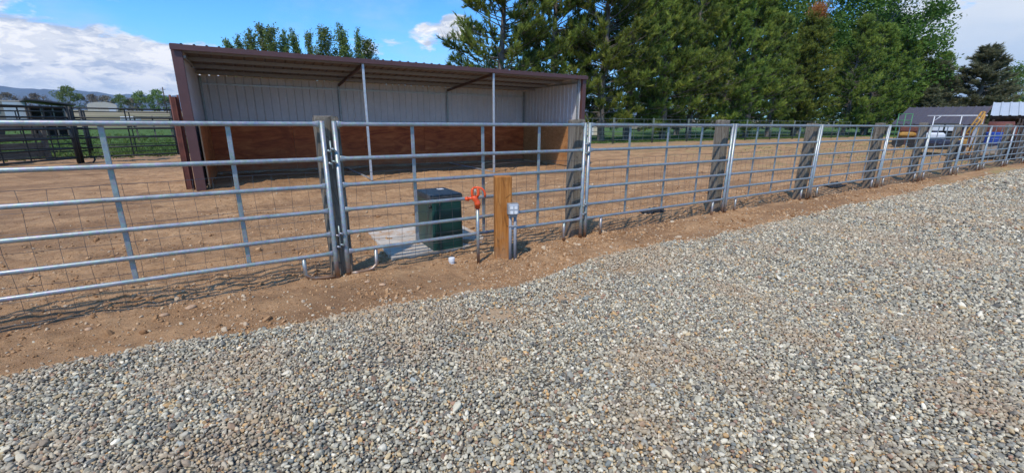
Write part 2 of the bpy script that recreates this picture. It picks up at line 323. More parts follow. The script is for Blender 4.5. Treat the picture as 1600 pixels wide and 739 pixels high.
M['black'] = simple('black_pipe_paint', (.010, .013, .013), .6, 0, .4, 8); M['greygreen'] = simple('weathered_green_pipe', (.10, .13, .12), .6, .2, .3, 6)
M['concrete'] = m_conc(); M['conduit'] = simple('grey_conduit_plastic', (.25, .26, .28), .5, 0, .12, 8)
M['boxgrey'] = simple('grey_cast_box', (.30, .31, .31), .5, .2, .15, 12); M['clear'] = simple('smoky_clear_cover', (.38, .40, .42), .2, 0, .10, 12, .02)
def m_ped():
    t = MT('green_pedestal_plastic').rand(); n = t.noise(4, 5, .65); f = t.noise(40, 4, .7); c = t.ramp(n, [(.3, (.005, .036, .029)), (.7, (.008, .054, .044))])
    sm = t.noise(5, 5, .7, vec=t.map((2, 2, .7))); c = t.mix(t.mr(sm, .62, .80, 0, .18), c, (.12, .14, .12)); c = t.mix(t.mr(f, .6, .8, 0, .15), c, (.16, .17, .14)); return t.done(c, t.mr(n, .3, .7, .3, .5), 0, .5)
M['ped'] = m_ped()
def m_lid():
    t = MT('scuffed_pedestal_lid').rand(); n = t.noise(14, 6, .75); c = t.ramp(n, [(.4, (.012, .022, .028)), (.58, (.03, .045, .055)), (.76, (.28, .28, .28))]); return t.done(c, .45, 0, .5)
M['lid'] = m_lid()
M['orange'] = simple('orange_hydrant_paint', (.80, .095, .018), .38, 0, .18, 9, .05); M['whiteplastic'] = simple('white_pvc', (.78, .78, .77), .35, 0, .05, 6, .02)
M['rag'] = simple('black_rag_cloth', (.014, .013, .013), .6, 0, .4, 10, .5); M['clod'] = simple('dirt_clod', (.50, .32, .19), .95, 0, .3, 30, .4)
M['wire'] = simple('galvanized_wire', (.20, .17, .15), .5, .5, .3, 3, 0); M['wiredark'] = simple('dull_wire', (.12, .11, .10), .6, .4, .3, 3, 0)
M['whitemetal'] = simple('white_metal_sheet', (.62, .64, .66), .4, 0, .1, 2); M['cream'] = simple('cream_wall', (.55, .50, .40), .7, 0, .1, .5); M['tanwall'] = simple('tan_wall', (.33, .29, .24), .8, 0, .15, .5)
M['yellow'] = simple('yellow_machine_paint', (.40, .21, .04), .6, 0, .3, 5); M['blue'] = simple('blue_plastic', (.015, .055, .30), .45, 0, .15, 5); M['teal'] = simple('teal_plastic', (.03, .16, .24), .4, 0, .15, 5)
M['tyre'] = simple('tyre_rubber', (.018, .018, .019), .8, 0, .3, 8); M['greenpaint'] = simple('green_pipe_paint', (.06, .22, .09), .5, 0, .2, 5); M['glassdark'] = simple('dark_glass', (.02, .022, .025), .12, 0, .2, 1, 0)
M['galvroof'] = simple('galvanized_roof', (.50, .55, .60), .4, .2, .1, 1.5, .03); M['darkbrown'] = simple('dark_timber', (.045, .03, .022), .9, 0, .3, 5, .4); M['navy'] = simple('navy_tarpaulin', (.015, .02, .05), .6, 0, .3, 5)
M['hill2'] = simple('pale_foothill_rock', (.42, .33, .27), .95, 0, .3, .004, 0); M['hill'] = simple('hazed_mountain_rock', (.075, .095, .11), .95, 0, .4, .002, 0)  # ridge colour is bluer and lighter, carrying part of the distance haze

# ------------------------------------------------------------------ ground, gravel, grass, hills
def axis(a, lo, hi, d0, d1):                       # spacing d0 inside lo..hi, growing outside up to d1
    pts = list(np.arange(lo, hi, d0)); x = lo; d = d0
    while x > a[0]: d = min(d * 1.06, d1); x -= d; pts.insert(0, x)
    x = pts[-1]; d = d0
    while x < a[1]: d = min(d * 1.06, d1); x += d; pts.append(x)
    return np.array(pts)
def grid(name, X, Y, Z, mat):
    nx, ny = len(X), len(Y); gx, gy = np.meshgrid(X, Y, indexing='ij'); V = np.stack([gx, gy, Z(gx, gy)], -1).reshape(-1, 3)
    i, j = np.meshgrid(np.arange(nx - 1), np.arange(ny - 1), indexing='ij'); a = (i * ny + j).ravel(); Fq = np.stack([a, a + ny, a + ny + 1, a + 1], 1)
    return npmesh(name, V, Fq, mat, smooth=True, k=4)
def edge_n(t): return -.87 + .10 * vnoise(t, t * 0 + 3.3, .9) * 2 + .05 * vnoise(t, t * 0 + 8, .23) * 2 + .012 * np.clip(t - 3, 0, 30) - .22 * np.exp(-((t - 2.2) / .9) ** 2)
def dirt_h(x, y):
    k = np.clip((y - edge_n(x)) / .35, 0, 1)
    rough = .045 * vnoise(x, y, .55, 1) + .040 * vnoise(x * .8, y, .21, 2) + .026 * vnoise(x, y, .09, 3) + .03 * vnoise(x, y, 2.2, 4)
    clod = np.clip(vnoise(x, y, .13, 5) - .15, 0, 1) * .10 * np.clip(1 - np.abs(y - 1.2) / 3.2, .25, 1)
    clod = clod + np.clip(vnoise(x, y, .07, 12) - .2, 0, 1) * .055 + .010 * np.abs(vnoise(x, y, .05, 14))
    band = .020 * np.exp(-((y + .15) / .28) ** 2)                     # low ridge of loose soil in front of the panels
    amp = .55 + .6 * np.clip((y + .2) / .8, 0, 1)
    return -.022 + k * (rough * amp + clod + .018 + band * (.5 + vnoise(x, y, .8, 6)))
tag(grid('ground', axis((-22, 75), -3.2, 7.5, .026, .5), axis((-1.9, 22.3), -1.1, 2.4, .026, .3), dirt_h, M['dirt']), 'bare tan trampled dirt of the paddock and the strip by the fence', 'ground', kind='structure')
gx = np.arange(-14, 92, .045); gx = gx[(gx < 12) | (np.arange(len(gx)) % 6 == 0)]
e = edge_n(gx); rows = [e - .0, e - .12, e * 0 - 1.6, e * 0 - 6, e * 0 - 26]; zs = [-.012, .0, .0, .0, .0]
V = np.concatenate([np.stack([gx, r, r * 0 + z], 1) for r, z in zip(rows, zs)]); n = len(gx); Fq = []
for r in range(4):
    a = np.arange(n - 1) + r * n; Fq.append(np.stack([a, a + n, a + n + 1, a + 1], 1))
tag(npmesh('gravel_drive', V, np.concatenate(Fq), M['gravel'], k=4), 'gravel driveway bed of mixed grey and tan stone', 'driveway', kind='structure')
def field_h(x, y):
    r = np.clip((y - 150) / 330, 0, 1); r = r * r * (3 - 2 * r)
    near = (x > -21) & (x < 90) & (y < 22.0); near2 = (x > -13) & (x < 91) & (y < -.9) & (y > -25)
    return np.where(near | near2, -.16, -.07 + .25 * vnoise(x, y, 9, 2) * np.clip((y - 24) / 10, 0, 1) * .5) + 9.0 * r
fx = np.unique(np.concatenate([-np.geomspace(60, 9000, 34), np.arange(-60, 160, 2.5), np.geomspace(160, 9000, 30)])); fy = np.unique(np.concatenate([-np.geomspace(30, 9000, 18), np.arange(-30, 22, 4), [21.9, 22.15], np.arange(22.4, 130, 2.0), np.geomspace(130, 9500, 50)]))
tag(grid('grass_field', fx, fy, field_h, M['grass']), 'green pasture turning into dry tan fields far off', 'field', kind='structure')
def hills(name, y0, h, sc, seed, dep, mt='hill'):
    X = np.linspace(-9000, 9000, 360); Y = np.linspace(y0, y0 + dep, 14)
    def z(x, y):
        k = np.sin(np.clip((y - y0) / dep, 0, 1) * math.pi * .5 + .0) ** .8; b = h * (.78 + .34 * vnoise(x, x * 0, sc, seed) + .22 * vnoise(x, y, sc * .28, seed + 1) + .12 * vnoise(x, y, sc * .1, seed + 2)); return 8 + b * k
    return tag(grid(name, X, Y, z, M[mt]), None, None, kind='structure')
tag(hills('mountains', 6500, 440, 1500, 3, 1400), 'long blue mountain ridge on the horizon', 'mountains'); tag(hills('foothills', 4200, 85, 900, 8, 700, 'hill2'), 'pale low foothills before the mountain ridge', 'hills')

# instanced stuff through one small node group each
def instancer(name, P, scl, rot, attrs, mat, shape, label, cat):
    me = bpy.data.meshes.new(name); n = len(P); me.vertices.add(n); me.vertices.foreach_set('co', np.asarray(P, np.float32).ravel())
    for k, v in (('scl', scl), ('rot', rot)):
        a = me.attributes.new(k, 'FLOAT_VECTOR', 'POINT'); a.data.foreach_set('vector', np.asarray(v, np.float32).ravel())
    for k, v in attrs.items():
        a = me.attributes.new(k, 'FLOAT', 'POINT'); a.data.foreach_set('value', np.asarray(v, np.float32))
    me.update(); o = bpy.data.objects.new(name, me); COL.objects.link(o); tag(o, label, cat, kind='stuff'); me.materials.append(mat)
    g = bpy.data.node_groups.new(name + '_nodes', 'GeometryNodeTree'); g.interface.new_socket('Geometry', in_out='INPUT', socket_type='NodeSocketGeometry'); g.interface.new_socket('Geometry', in_out='OUTPUT', socket_type='NodeSocketGeometry')
    N = g.nodes; L = g.links; gi = N.new('NodeGroupInput'); go = N.new('NodeGroupOutput'); join = N.new('GeometryNodeJoinGeometry')
    for k in range(6):
        if shape == 'stone':
            ico = N.new('GeometryNodeMeshIcoSphere'); ico.inputs['Radius'].default_value = 1; ico.inputs['Subdivisions'].default_value = 3
            pos = N.new('GeometryNodeInputPosition'); ns = N.new('ShaderNodeTexNoise'); ns.noise_dimensions = '4D'; ns.inputs['W'].default_value = k * 3.7; ns.inputs['Scale'].default_value = .75; ns.inputs['Detail'].default_value = 1.5
            L.new(pos.outputs[0], ns.inputs['Vector']); sub = N.new('ShaderNodeVectorMath'); sub.operation = 'SUBTRACT'; L.new(ns.outputs['Color'], sub.inputs[0]); sub.inputs[1].default_value = (.5, .5, .5)
            sc_ = N.new('ShaderNodeVectorMath'); sc_.operation = 'SCALE'; sc_.inputs['Scale'].default_value = 1.5; L.new(sub.outputs[0], sc_.inputs[0]); sp = N.new('GeometryNodeSetPosition'); L.new(ico.outputs[0], sp.inputs[0]); L.new(sc_.outputs[0], sp.inputs['Offset'])
            sm = N.new('GeometryNodeSetShadeSmooth'); L.new(sp.outputs[0], sm.inputs[0]); mt = N.new('GeometryNodeSetMaterial'); mt.inputs['Material'].default_value = mat; L.new(sm.outputs[0], mt.inputs[0]); last = mt.outputs[0]
        else:                                                         # tuft of five bent blades built from cones squashed flat
            jn = N.new('GeometryNodeJoinGeometry')
            for b in range(6):
                cn = N.new('GeometryNodeMeshCone'); cn.inputs['Vertices'].default_value = 3; cn.inputs['Radius Bottom'].default_value = .035; cn.inputs['Depth'].default_value = 1.0 - .12 * ((b * 7 + k) % 4); cn.fill_type = 'NONE'
                tr = N.new('GeometryNodeTransform'); an = b * 1.05 + k; tr.inputs['Rotation'].default_value = (.45 * math.sin(an * 2.3), .45 * math.cos(an * 1.7), an); tr.inputs['Translation'].default_value = (.09 * math.cos(an), .09 * math.sin(an), 0)
                L.new(cn.outputs[0], tr.inputs[0]); L.new(tr.outputs[0], jn.inputs[0])
            mt = N.new('GeometryNodeSetMaterial'); mt.inputs['Material'].default_value = mat; L.new(jn.outputs[0], mt.inputs[0]); last = mt.outputs[0]
        gti = N.new('GeometryNodeGeometryToInstance'); L.new(last, gti.inputs[0]); L.new(gti.outputs[0], join.inputs[0])
    iop = N.new('GeometryNodeInstanceOnPoints'); L.new(gi.outputs[0], iop.inputs['Points']); L.new(join.outputs[0], iop.inputs['Instance']); iop.inputs['Pick Instance'].default_value = True
    def na(nm, dt):
        q = N.new('GeometryNodeInputNamedAttribute'); q.data_type = dt; q.inputs['Name'].default_value = nm; return q.outputs[0]
    idx = N.new('GeometryNodeInputIndex'); L.new(idx.outputs[0], iop.inputs['Instance Index'])
    e2r = N.new('FunctionNodeEulerToRotation'); L.new(na('rot', 'FLOAT_VECTOR'), e2r.inputs[0]); L.new(e2r.outputs[0], iop.inputs['Rotation']); L.new(na('scl', 'FLOAT_VECTOR'), iop.inputs['Scale']); L.new(iop.outputs[0], go.inputs[0])
    md = o.modifiers.new('scatter', 'NODES'); md.node_group = g; return o
def in_view(P, mx=58, back=.35):
    d = P - np.array([CAM.x, CAM.y]); a = d @ np.array([rt.x, rt.y]); b = d @ np.array([fw.x, fw.y]); return (b > back) & (np.abs(a) < np.tan(R_(mx)) * (b + .9))
def jitter(x0, x1, y0, y1, s):
    gx, gy = np.meshgrid(np.arange(x0, x1, s), np.arange(y0, y1, s), indexing='ij'); P = np.stack([gx.ravel(), gy.ravel()], 1); return P + rng.uniform(-.55, .55, P.shape) * s
def gravel():
    out = []; siz = []
    for lo, hi, s, k in ((0, 5.0, .0160, 1.0), (5.0, 9.0, .021, 1.22), (9.0, 16, .030, 1.6), (16, 30, .050, 2.3)):
        P = jitter(-5, 30, -10, .2, s); D = np.hypot(P[:, 0] - CAM.x, P[:, 1] - CAM.y); P = P[(D >= lo) & (D < hi)]; P = P[in_view(P)]
        dn = edge_n(P[:, 0]) - P[:, 1]; pr = np.clip(dn / .10 + .75, 0, 1); pr = np.where(dn < 0, np.clip(.6 * np.exp(dn / .06), .0, 1) + .006 * (dn > -1.0), pr)
        bare = .85 * np.exp(-(((P[:, 0] - 2.0) / .80) ** 2 + ((P[:, 1] + 1.62) / .20) ** 2)) + .75 * np.exp(-(((P[:, 0] - 3.1) / .6) ** 2 + ((P[:, 1] + 1.3) / .14) ** 2)) + .3 * np.exp(-(((P[:, 0] - .9) / .5) ** 2 + ((P[:, 1] + 1.85) / .13) ** 2)) + .35 * np.clip(vnoise(P[:, 0], P[:, 1], .8, 21) * 3 - .4, 0, 1)
        bare = bare * (1 + 2.2 * vnoise(P[:, 0], P[:, 1], .25, 5)); pr = pr * (1 - np.clip(bare, 0, .93)) * np.clip(1.06 + .5 * vnoise(P[:, 0], P[:, 1], .35, 9), .5, 1)
        keep = rng.random(len(P)) < pr; P = P[keep]; out.append(P); siz.append(np.full(len(P), k))
    P = np.concatenate(out); k = np.concatenate(siz); n = len(P); s = k * .0074 * np.exp(rng.normal(0, .30, n))
    scl = np.stack([s * rng.uniform(1.0, 1.5, n), s * rng.uniform(.8, 1.1, n), s * rng.uniform(.55, .95, n)], 1); rot = np.stack([rng.normal(0, .5, n), rng.normal(0, .5, n), rng.uniform(0, 6.28, n)], 1)
    on = P[:, 1] > edge_n(P[:, 0]); z = np.where(on, dirt_h(P[:, 0], P[:, 1]) + s * .3, .001 + s * rng.uniform(.15, .95, n))
    und = .012 * vnoise(P[:, 0], P[:, 1], .5, 7) + .006
    dusty = np.where(on, .8, 1) * np.clip(.15 + .9 * on + 1.6 * vnoise(P[:, 0], P[:, 1], .45, 11) + .5 * np.exp(-np.clip(edge_n(P[:, 0]) - P[:, 1], 0, 9) / .12) - .1, 0, .9) * rng.uniform(.2, 1, n)
    print('stones', n)
    instancer('gravel_stones', np.column_stack([P, z + np.where(on, 0, und)]), scl, rot, dict(rnd=rng.random(n), rnd2=rng.random(n), dusty=dusty), M['stone'], 'stone', 'loose mixed grey, tan and blue gravel of the driveway', 'gravel')
gravel()
def clods():
    n = 120000; P = np.column_stack([rng.uniform(-3.6, 18, n), rng.exponential(1.9, n) - 1.0]); w = np.clip(.62 + 2.2 * vnoise(P[:, 0], P[:, 1], .4, 13), .22, 1); w *= np.clip(1.2 - P[:, 0] / 14, .2, 1)
    P = P[(rng.random(n) < w) & (P[:, 1] > edge_n(P[:, 0]) + .02) & (P[:, 1] < 9)]; n = len(P); s = .0040 * np.exp(rng.normal(0, .62, n)) * (1 + .04 * np.clip(P[:, 0], 0, 16)); s = np.clip(s, .002, .032)
    scl = np.stack([s * rng.uniform(1, 1.5, n), s, s * .7], 1); rot = rng.uniform(0, 6.28, (n, 3)) * np.array([.15, .15, 1])
    t = MT('soil_clod'); r = t.attr('rnd', 'INSTANCER'); c = t.ramp(r, [(0, (.30, .16, .08)), (.4, (.46, .27, .145)), (.8, (.58, .37, .22)), (.97, (.62, .50, .38))]); t.done(t.mix(1.0, c, (.82, .79, .70), 'MULTIPLY'), .95, 0, .2)
    instancer('dirt_clods', np.column_stack([P, dirt_h(P[:, 0], P[:, 1]) + s * .25]), scl, rot, dict(rnd=rng.random(n)), t.m, 'stone', 'small soil clods and pebbles strewn over the tan dirt', 'dirt')
clods()
def tufts():
    A = np.column_stack([rng.uniform(-60, 5, 16000), 20 + rng.exponential(13, 16000)]); A = A[(A[:, 1] < 90) & ((A[:, 1] > 22.6) | (A[:, 0] < -3))]; A = A[(A[:, 1] > 19.4 + np.clip(A[:, 0] + 6, -2, 3) * .4)]
    B = np.column_stack([rng.uniform(8, 75, 15000), 22.4 + rng.exponential(7, 15000)])
    C = np.column_stack([rng.uniform(24, 60, 1500), rng.uniform(.5, 14, 1500)])
    P = np.concatenate([A, B, C]); h = np.concatenate([rng.uniform(.10, .34, len(A)), rng.uniform(.06, .16, len(B)), rng.uniform(.04, .14, len(C))]); n = len(P)
    scl = np.stack([h * 1.5, h * 1.5, h], 1); rot = np.column_stack([np.zeros((n, 2)), rng.uniform(0, 6.28, n)])
    t = MT('grass_tuft'); c = t.ramp(t.attr('rnd', 'INSTANCER'), [(0, (.05, .085, .02)), (.5, (.095, .145, .03)), (.85, (.16, .20, .05)), (1, (.30, .26, .13))]); t.done(c, .8, 0, .2)
    instancer('grass_tufts', np.column_stack([P, h * .35 - .06]), scl, rot, dict(rnd=np.clip(rng.random(n) * .8 + .5 * vnoise(P[:, 0], P[:, 1], 4, 3), 0, 1)), t.m, 'tuft', 'green grass growing beyond the paddock fences', 'grass')
tufts()

# ------------------------------------------------------------------ galvanized panels along the drive
RH = [1.576, 1.243, .981, .728, .485, .283]
JT = [3.96, 7.31, 10.39, 13.90, 16.78, 19.85, 22.73, 25.95, 29.1, 32.2]
def rail_mb(x0, x1, z, y=0, r=.0205):
    d = .07; return MB().tube([(x0, y, z), (x0 + .012, y, z), (x0 + d, y, z), (x1 - d, y, z), (x1 - .012, y, z), (x1, y, z)], r, 12, True, [(1.55, .45), (1.5, .5), (1, 1), (1, 1), (1.5, .5), (1.55, .45)])
def panel(t0, t1, label, stays=None, bent='both', name='corral_panel'):
    L = t1 - t0; root = empty(name, (t0, 0, 0), 0, label, 'fence panel', 'galvanized pipe panels along the gravel drive')
    s0, s1 = .028, L - .028
    for s in (s0, s1): MB().tube([(s, 0, -.05), (s, 0, .3), (s, 0, 1.605)], .0245, 12).build('stile', M['galv'], root)
    for z in RH: rail_mb(s0 + .022, s1 - .022, z, -.004).build('rail', M['galv'], root)
    for q in (stays or (.25, .5, .75)):
        x = q * L; MB().box((x - .019, .020, RH[5] + .002), (x + .019, .036, RH[0] - .004), bev=.004).build('stay', M['galv'], root)
    for sgn, s in ((1, s0), (-1, s1)):
        xx = s + sgn * .30; pts = [(xx, 0, RH[5] - .02), (xx, 0, .10)]
        if (bent == 'both') or (bent == 'left' and sgn == 1) or (bent == 'right' and sgn == -1):
            pts += [(xx - sgn * .012, 0, .085), (xx - sgn * .045, 0, .055), (xx - sgn * .09, 0, .042), (xx - sgn * .20, 0, .036), (xx - sgn * .275, 0, .036)]
            sq = [(1, 1)] * len(pts); 
        else: pts += [(xx, 0, -.03)]
        MB().tube(pts, .0195, 10).build('foot', M['galv'], root)
    return root
panel(-2.62, .655, 'widest nearest galvanized pipe panel, cut off by the left edge of the photo', (.25, .504, .758), 'right')
panel(.71, 3.945, 'galvanized pipe panel behind the orange hydrant and green pedestal', (.252, .515, .765), 'left')
side = ['directly right of the panel behind the hydrant', 'second past the hydrant panel', 'third past the hydrant panel', 'fourth past the hydrant panel', 'fifth past the hydrant panel', 'sixth past the hydrant panel', 'seventh past the hydrant panel', 'eighth past the hydrant panel', 'farthest of the row beside the brown brush pile']
for i in range(len(JT) - 1): panel(JT[i] + .012, JT[i + 1] - .018, 'galvanized pipe panel ' + side[i], None, 'none')
def hinge(t, label):                                                   # pin and loops joining two panels
    root = empty('panel_connector', (t, -.004, 0), 0, label, 'connector', 'chain pins joining the panels')
    for z in (1.27, .42):
        m = MB(); m.tube([(0, -.012, z - .12), (0, -.012, z + .15)], .007, 8); m.build('pin', M['galv'], root)
        for dz in (-.06, .06):
            for sx in (-1, 1): MB().tube([(sx * .035, -.028, z + dz), (sx * .012, -.03, z + dz + sx * .012), (0, -.018, z + dz + sx * .012)], .011, 8).build('lug', M['galv'], root)
    return root
hinge(.683, 'pin and lugs joining the two nearest panels'); hinge(3.952, 'pin and lugs by the second timber post')
# timber posts (one behind each joint)
def tie(t, n, w, d, h, label, seed):
    r = random.Random(seed); root = MB(); V = []; Z = [-.1, .0, .25, .6, 1.0, 1.35, h - .02, h]
    ring = []
    for i in range(16):
        a = 2 * math.pi * i / 16; c, s_ = math.cos(a), math.sin(a); k = 1 / max(abs(c), abs(s_)) ; k = .80 * k + .20; ring.append((c * k * w / 2, s_ * k * d / 2))
    for zi, z in enumerate(Z):
        for x, y in ring:
            q = 1 + r.uniform(-.05, .05); k = .93 if zi == len(Z) - 1 else 1; V.append((x * q * k, y * q * k, z + (r.uniform(-.012, .012) if zi >= len(Z) - 2 else 0)))
    Fs = []
    for i in range(len(Z) - 1):
        for k in range(16): Fs.append((i * 16 + k, i * 16 + (k + 1) % 16, (i + 1) * 16 + (k + 1) % 16, (i + 1) * 16 + k))
    Fs.append(tuple((len(Z) - 1) * 16 + k for k in range(16))); root.add(V, Fs, False)
    o = root.build('timber_post', M['tie'], None, (t, n, 0)); o.rotation_euler = (r.uniform(-.02, .02), r.uniform(-.012, .012), r.uniform(-.08, .08)); return tag(o, label, 'fence post', 'weathered timber posts behind the panels')
pl = ['weathered timber post between the two nearest panels', 'tall grey timber post at the right end of the hydrant panel', 'third timber post from the left, with dark knots', 'fourth timber post from the left along the drive', 'fifth timber post from the left along the drive', 'sixth timber post from the left, grey beside the flatbed trailer', 'seventh timber post from the left', 'eighth timber post from the left, before the blue barrel', 'ninth timber post from the left', 'farthest timber post of the row']
for i, t in enumerate([.70] + JT[:9]):
    tie(t - (0 if i == 0 else .04), .155 if i == 0 else .18, .225 if i == 0 else .18, .18, 1.645 + (.0 if i < 2 else .02 * ((i * 7) % 3 - 1)), pl[i], 40 + i)
# wire mesh behind the panels
def wirefence():
    V = []; Fc = []; 
    def w(P, r):
        P = np.array(P); n = len(P); d = np.gradient(P, axis=0); d /= np.linalg.norm(d, axis=1)[:, None]; a = np.tile([0, 1, 0], (n, 1)); u = np.cross(d, a); b0 = sum(len(v) for v in V)
        ring = [P + r * (math.cos(q) * u + math.sin(q) * a) for q in (0, 2.09, 4.19)]; V.append(np.stack(ring, 1).reshape(-1, 3)); i = np.arange(n - 1)
        for k in range(3): Fc.append(np.stack([b0 + i * 3 + k, b0 + i * 3 + (k + 1) % 3, b0 + (i + 1) * 3 + (k + 1) % 3, b0 + (i + 1) * 3 + k], 1))
    X = np.arange(-2.9, 32, .152); hs = [.04, .13, .23, .35, .48, .62, .77, .93, 1.10]
    yy = lambda x, z: .062 + .022 * np.sin(x * 1.9 + z * 3) + .02 * vnoise(x, z, .5, 3); zz = lambda x, h: h + .014 * np.sin(x * 2.1 + h) + .016 * vnoise(x, x * 0 + h, .4, 5)
    for h in hs:
        x = np.arange(-2.9, 32, .05); w(np.stack([x, yy(x, h), zz(x, h)], 1), .0021 if h < 1.0 else .0024)
    for x0 in X:
        h = np.array([0] + hs); x = x0 + .012 * vnoise(h * 3, h * 0 + x0 * 5, .4, 9) * 2; w(np.stack([x, yy(x, h), zz(x, h)], 1), .0019)
    o = npmesh('wire_mesh_fence', np.concatenate(V), np.concatenate(Fc), M['wire'], k=4); tag(o, 'thin waist-high wire netting strung behind the galvanized panels', 'wire fence')
wirefence()

# ------------------------------------------------------------------ the loafing shed
def ribbed(mb, x0, x1, fn, pitch=.23, h=.022, thick=.001):             # strip along x; fn(x, k) gives two end points, k lifts the rib
    prof = []; x = x0
    while x < x1 - 1e-4:
        e_ = min(x + pitch, x1); prof += [(x, 0), (x + pitch * .70, 0), (x + pitch * .78, 1), (x + pitch * .90, 1)]
        x += pitch
    prof = [(min(a, x1), b) for a, b in prof] + [(x1, 0)]
    V = []; 
    for a, b in prof: p, q = fn(a, b * h); V += [p, q]
    mb.add(V, [(2 * i, 2 * i + 1, 2 * i + 3, 2 * i + 2) for i in range(len(prof) - 1)]); return mb
def shed():
    root = empty('loafing_shed', (-1.02, 7.9, 0), 0, 'three-sided brown trimmed metal animal shelter standing open in the dirt paddock', 'shelter')
    W_ = 11.40; D_ = 3.7; HF = 3.17; HB = 2.90; Lx = W_
    rz = lambda y: HF + (HB - HF) * (y / D_)
    ribbed(MB(), 0, Lx, lambda x, k: ((x, D_ + k, .02), (x, D_ + k, HB - .005))).build('back_wall', M['steelwhite'], root)
    ribbed(MB(), 0, D_, lambda y, k: ((-k, y, .02), (-k, y, rz(y) - .01))).build('side_wall', M['steelwhite'], root)
    ribbed(MB(), 0, D_, lambda y, k: ((Lx + k, y, .02), (Lx + k, y, rz(y) - .01))).build('side_wall', M['steelwhite'], root)
    rf = ribbed(MB(), -.15, Lx + .16, lambda x, k: ((x, -.14, rz(-.14) + k + .012), (x, D_ + .18, rz(D_ + .18) + k + .012)), .23, .03).build('roof', M['roofunder'], root)
    ribbed(MB(), -.15, Lx + .16, lambda x, k: ((x, -.14, rz(-.14) + k + .016), (x, D_ + .18, rz(D_ + .18) + k + .016)), .23, .03).build('roof_skin', M['brownroof'], rf)
    MB().box((-.17, -.165, HF - .085), (Lx + .20, -.143, HF + .030), bev=.004).build('fascia', M['brown'], root)
    MB().box((-.165, -.10, 0), (.03, -.02, HF + .05), bev=.006).box((-.165, -.019, 0), (-.14, .2, HF + .04)).build('corner_trim', M['brown'], root)
    MB().box((Lx + .028, -.10, 0), (Lx + .18, .03, HF + .05), bev=.006).build('corner_trim', M['brown'], root)
    for y in (.12, 1.05, 1.95, 2.85): MB().box((.01, y, rz(y) - .09), (Lx - .01, y + .06, rz(y) - .004)).build('purlin', M['conduit'], root)
    for x in (3.88, 7.83):
        MB().box((x - .03, -.10, 0), (x + .03, -.04, HF - .088), bev=.005).build('front_pole', M['galv_bright'], root)
        MB().add([(x - .025, -.02, rz(0) - .155), (x + .025, -.02, rz(0) - .155), (x + .025, D_ - .08, rz(D_) - .155), (x - .025, D_ - .08, rz(D_) - .155), (x - .025, -.02, rz(0) - .08), (x + .025, -.02, rz(0) - .08), (x + .025, D_ - .08, rz(D_) - .08), (x - .025, D_ - .08, rz(D_) - .08)],
                 [(3, 2, 1, 0), (4, 5, 6, 7), (0, 1, 5, 4), (1, 2, 6, 5), (2, 3, 7, 6), (3, 0, 4, 7)]).build('rafter', M['purlin'], root)
        MB().box((x - .03, D_ - .075, .0), (x + .03, D_ - .015, HB - .16), bev=.004).build('back_pole', M['galv'], root)
        MB().box((x - .02, 0, .012), (x + .02, D_ - .08, .05)).build('floor_tube', M['galv_bright'], root)
    for x in (.02, Lx - .08):
        if x > 1: MB().box((x, .04, 0), (x + .055, .10, HF - .1)).build('front_pole', M['galv'], root)
        MB().box((x, D_ - .07, 0), (x + .055, D_ - .015, HB - .05)).build('back_pole', M['galv'], root)
        MB().box((x, .11, rz(1) - .14), (x + .05, D_ - .08, rz(1) - .095)).build('wall_girt', M['galv'], root)
    MB().box((.08, D_ - .055, HB - .27), (Lx - .08, D_ - .012, HB - .225)).build('wall_girt', M['galv_bright'], root)
    MB().box((.08, D_ - .105, .012), (Lx - .08, D_ - .062, .055)).build('base_tube', M['galv'], root)
    n = 5
    for i in range(n):                                                 # back boards, one sheet each
        a = .085 + i * (Lx - .17) / n; b = a + (Lx - .17) / n - .006; MB().box((a, D_ - .125, .07), (b, D_ - .107, 1.575)).build('plywood_sheet', M['ply'], root)
    M['plyleft'] = m_ply('shaded_plywood', (.26, .075, .024), (.44, .145, .045), (.58, .23, .08))  # shade on the left wall is put into this darker, redder colour
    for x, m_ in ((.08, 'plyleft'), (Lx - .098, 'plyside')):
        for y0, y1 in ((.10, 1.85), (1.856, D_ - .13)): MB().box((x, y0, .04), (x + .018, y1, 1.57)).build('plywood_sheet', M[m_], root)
        MB().box((x - .002, .078, .04), (x + .024, .098, 1.57)).build('board_edge', M['plyedge'], root)
shed()
# rusty red sheet gate standing against the left corner of the shelter
r_ = empty('red_steel_gate', (-1.24, 8.10, 0), R_(8), 'narrow rusty red steel gate beside the left corner of the shelter', 'gate')
ribbed(MB(), -.14, .0, lambda x, k: ((x, -k * 1.5, .02), (x, -k * 1.5, 2.12)), .10, .03).build('sheet', M['rustred'], r_)
for x in (-.14, 0): MB().tube([(x, .03, 0), (x, .03, 2.16)], .02, 8).build('frame_tube', M['rustred'], r_)

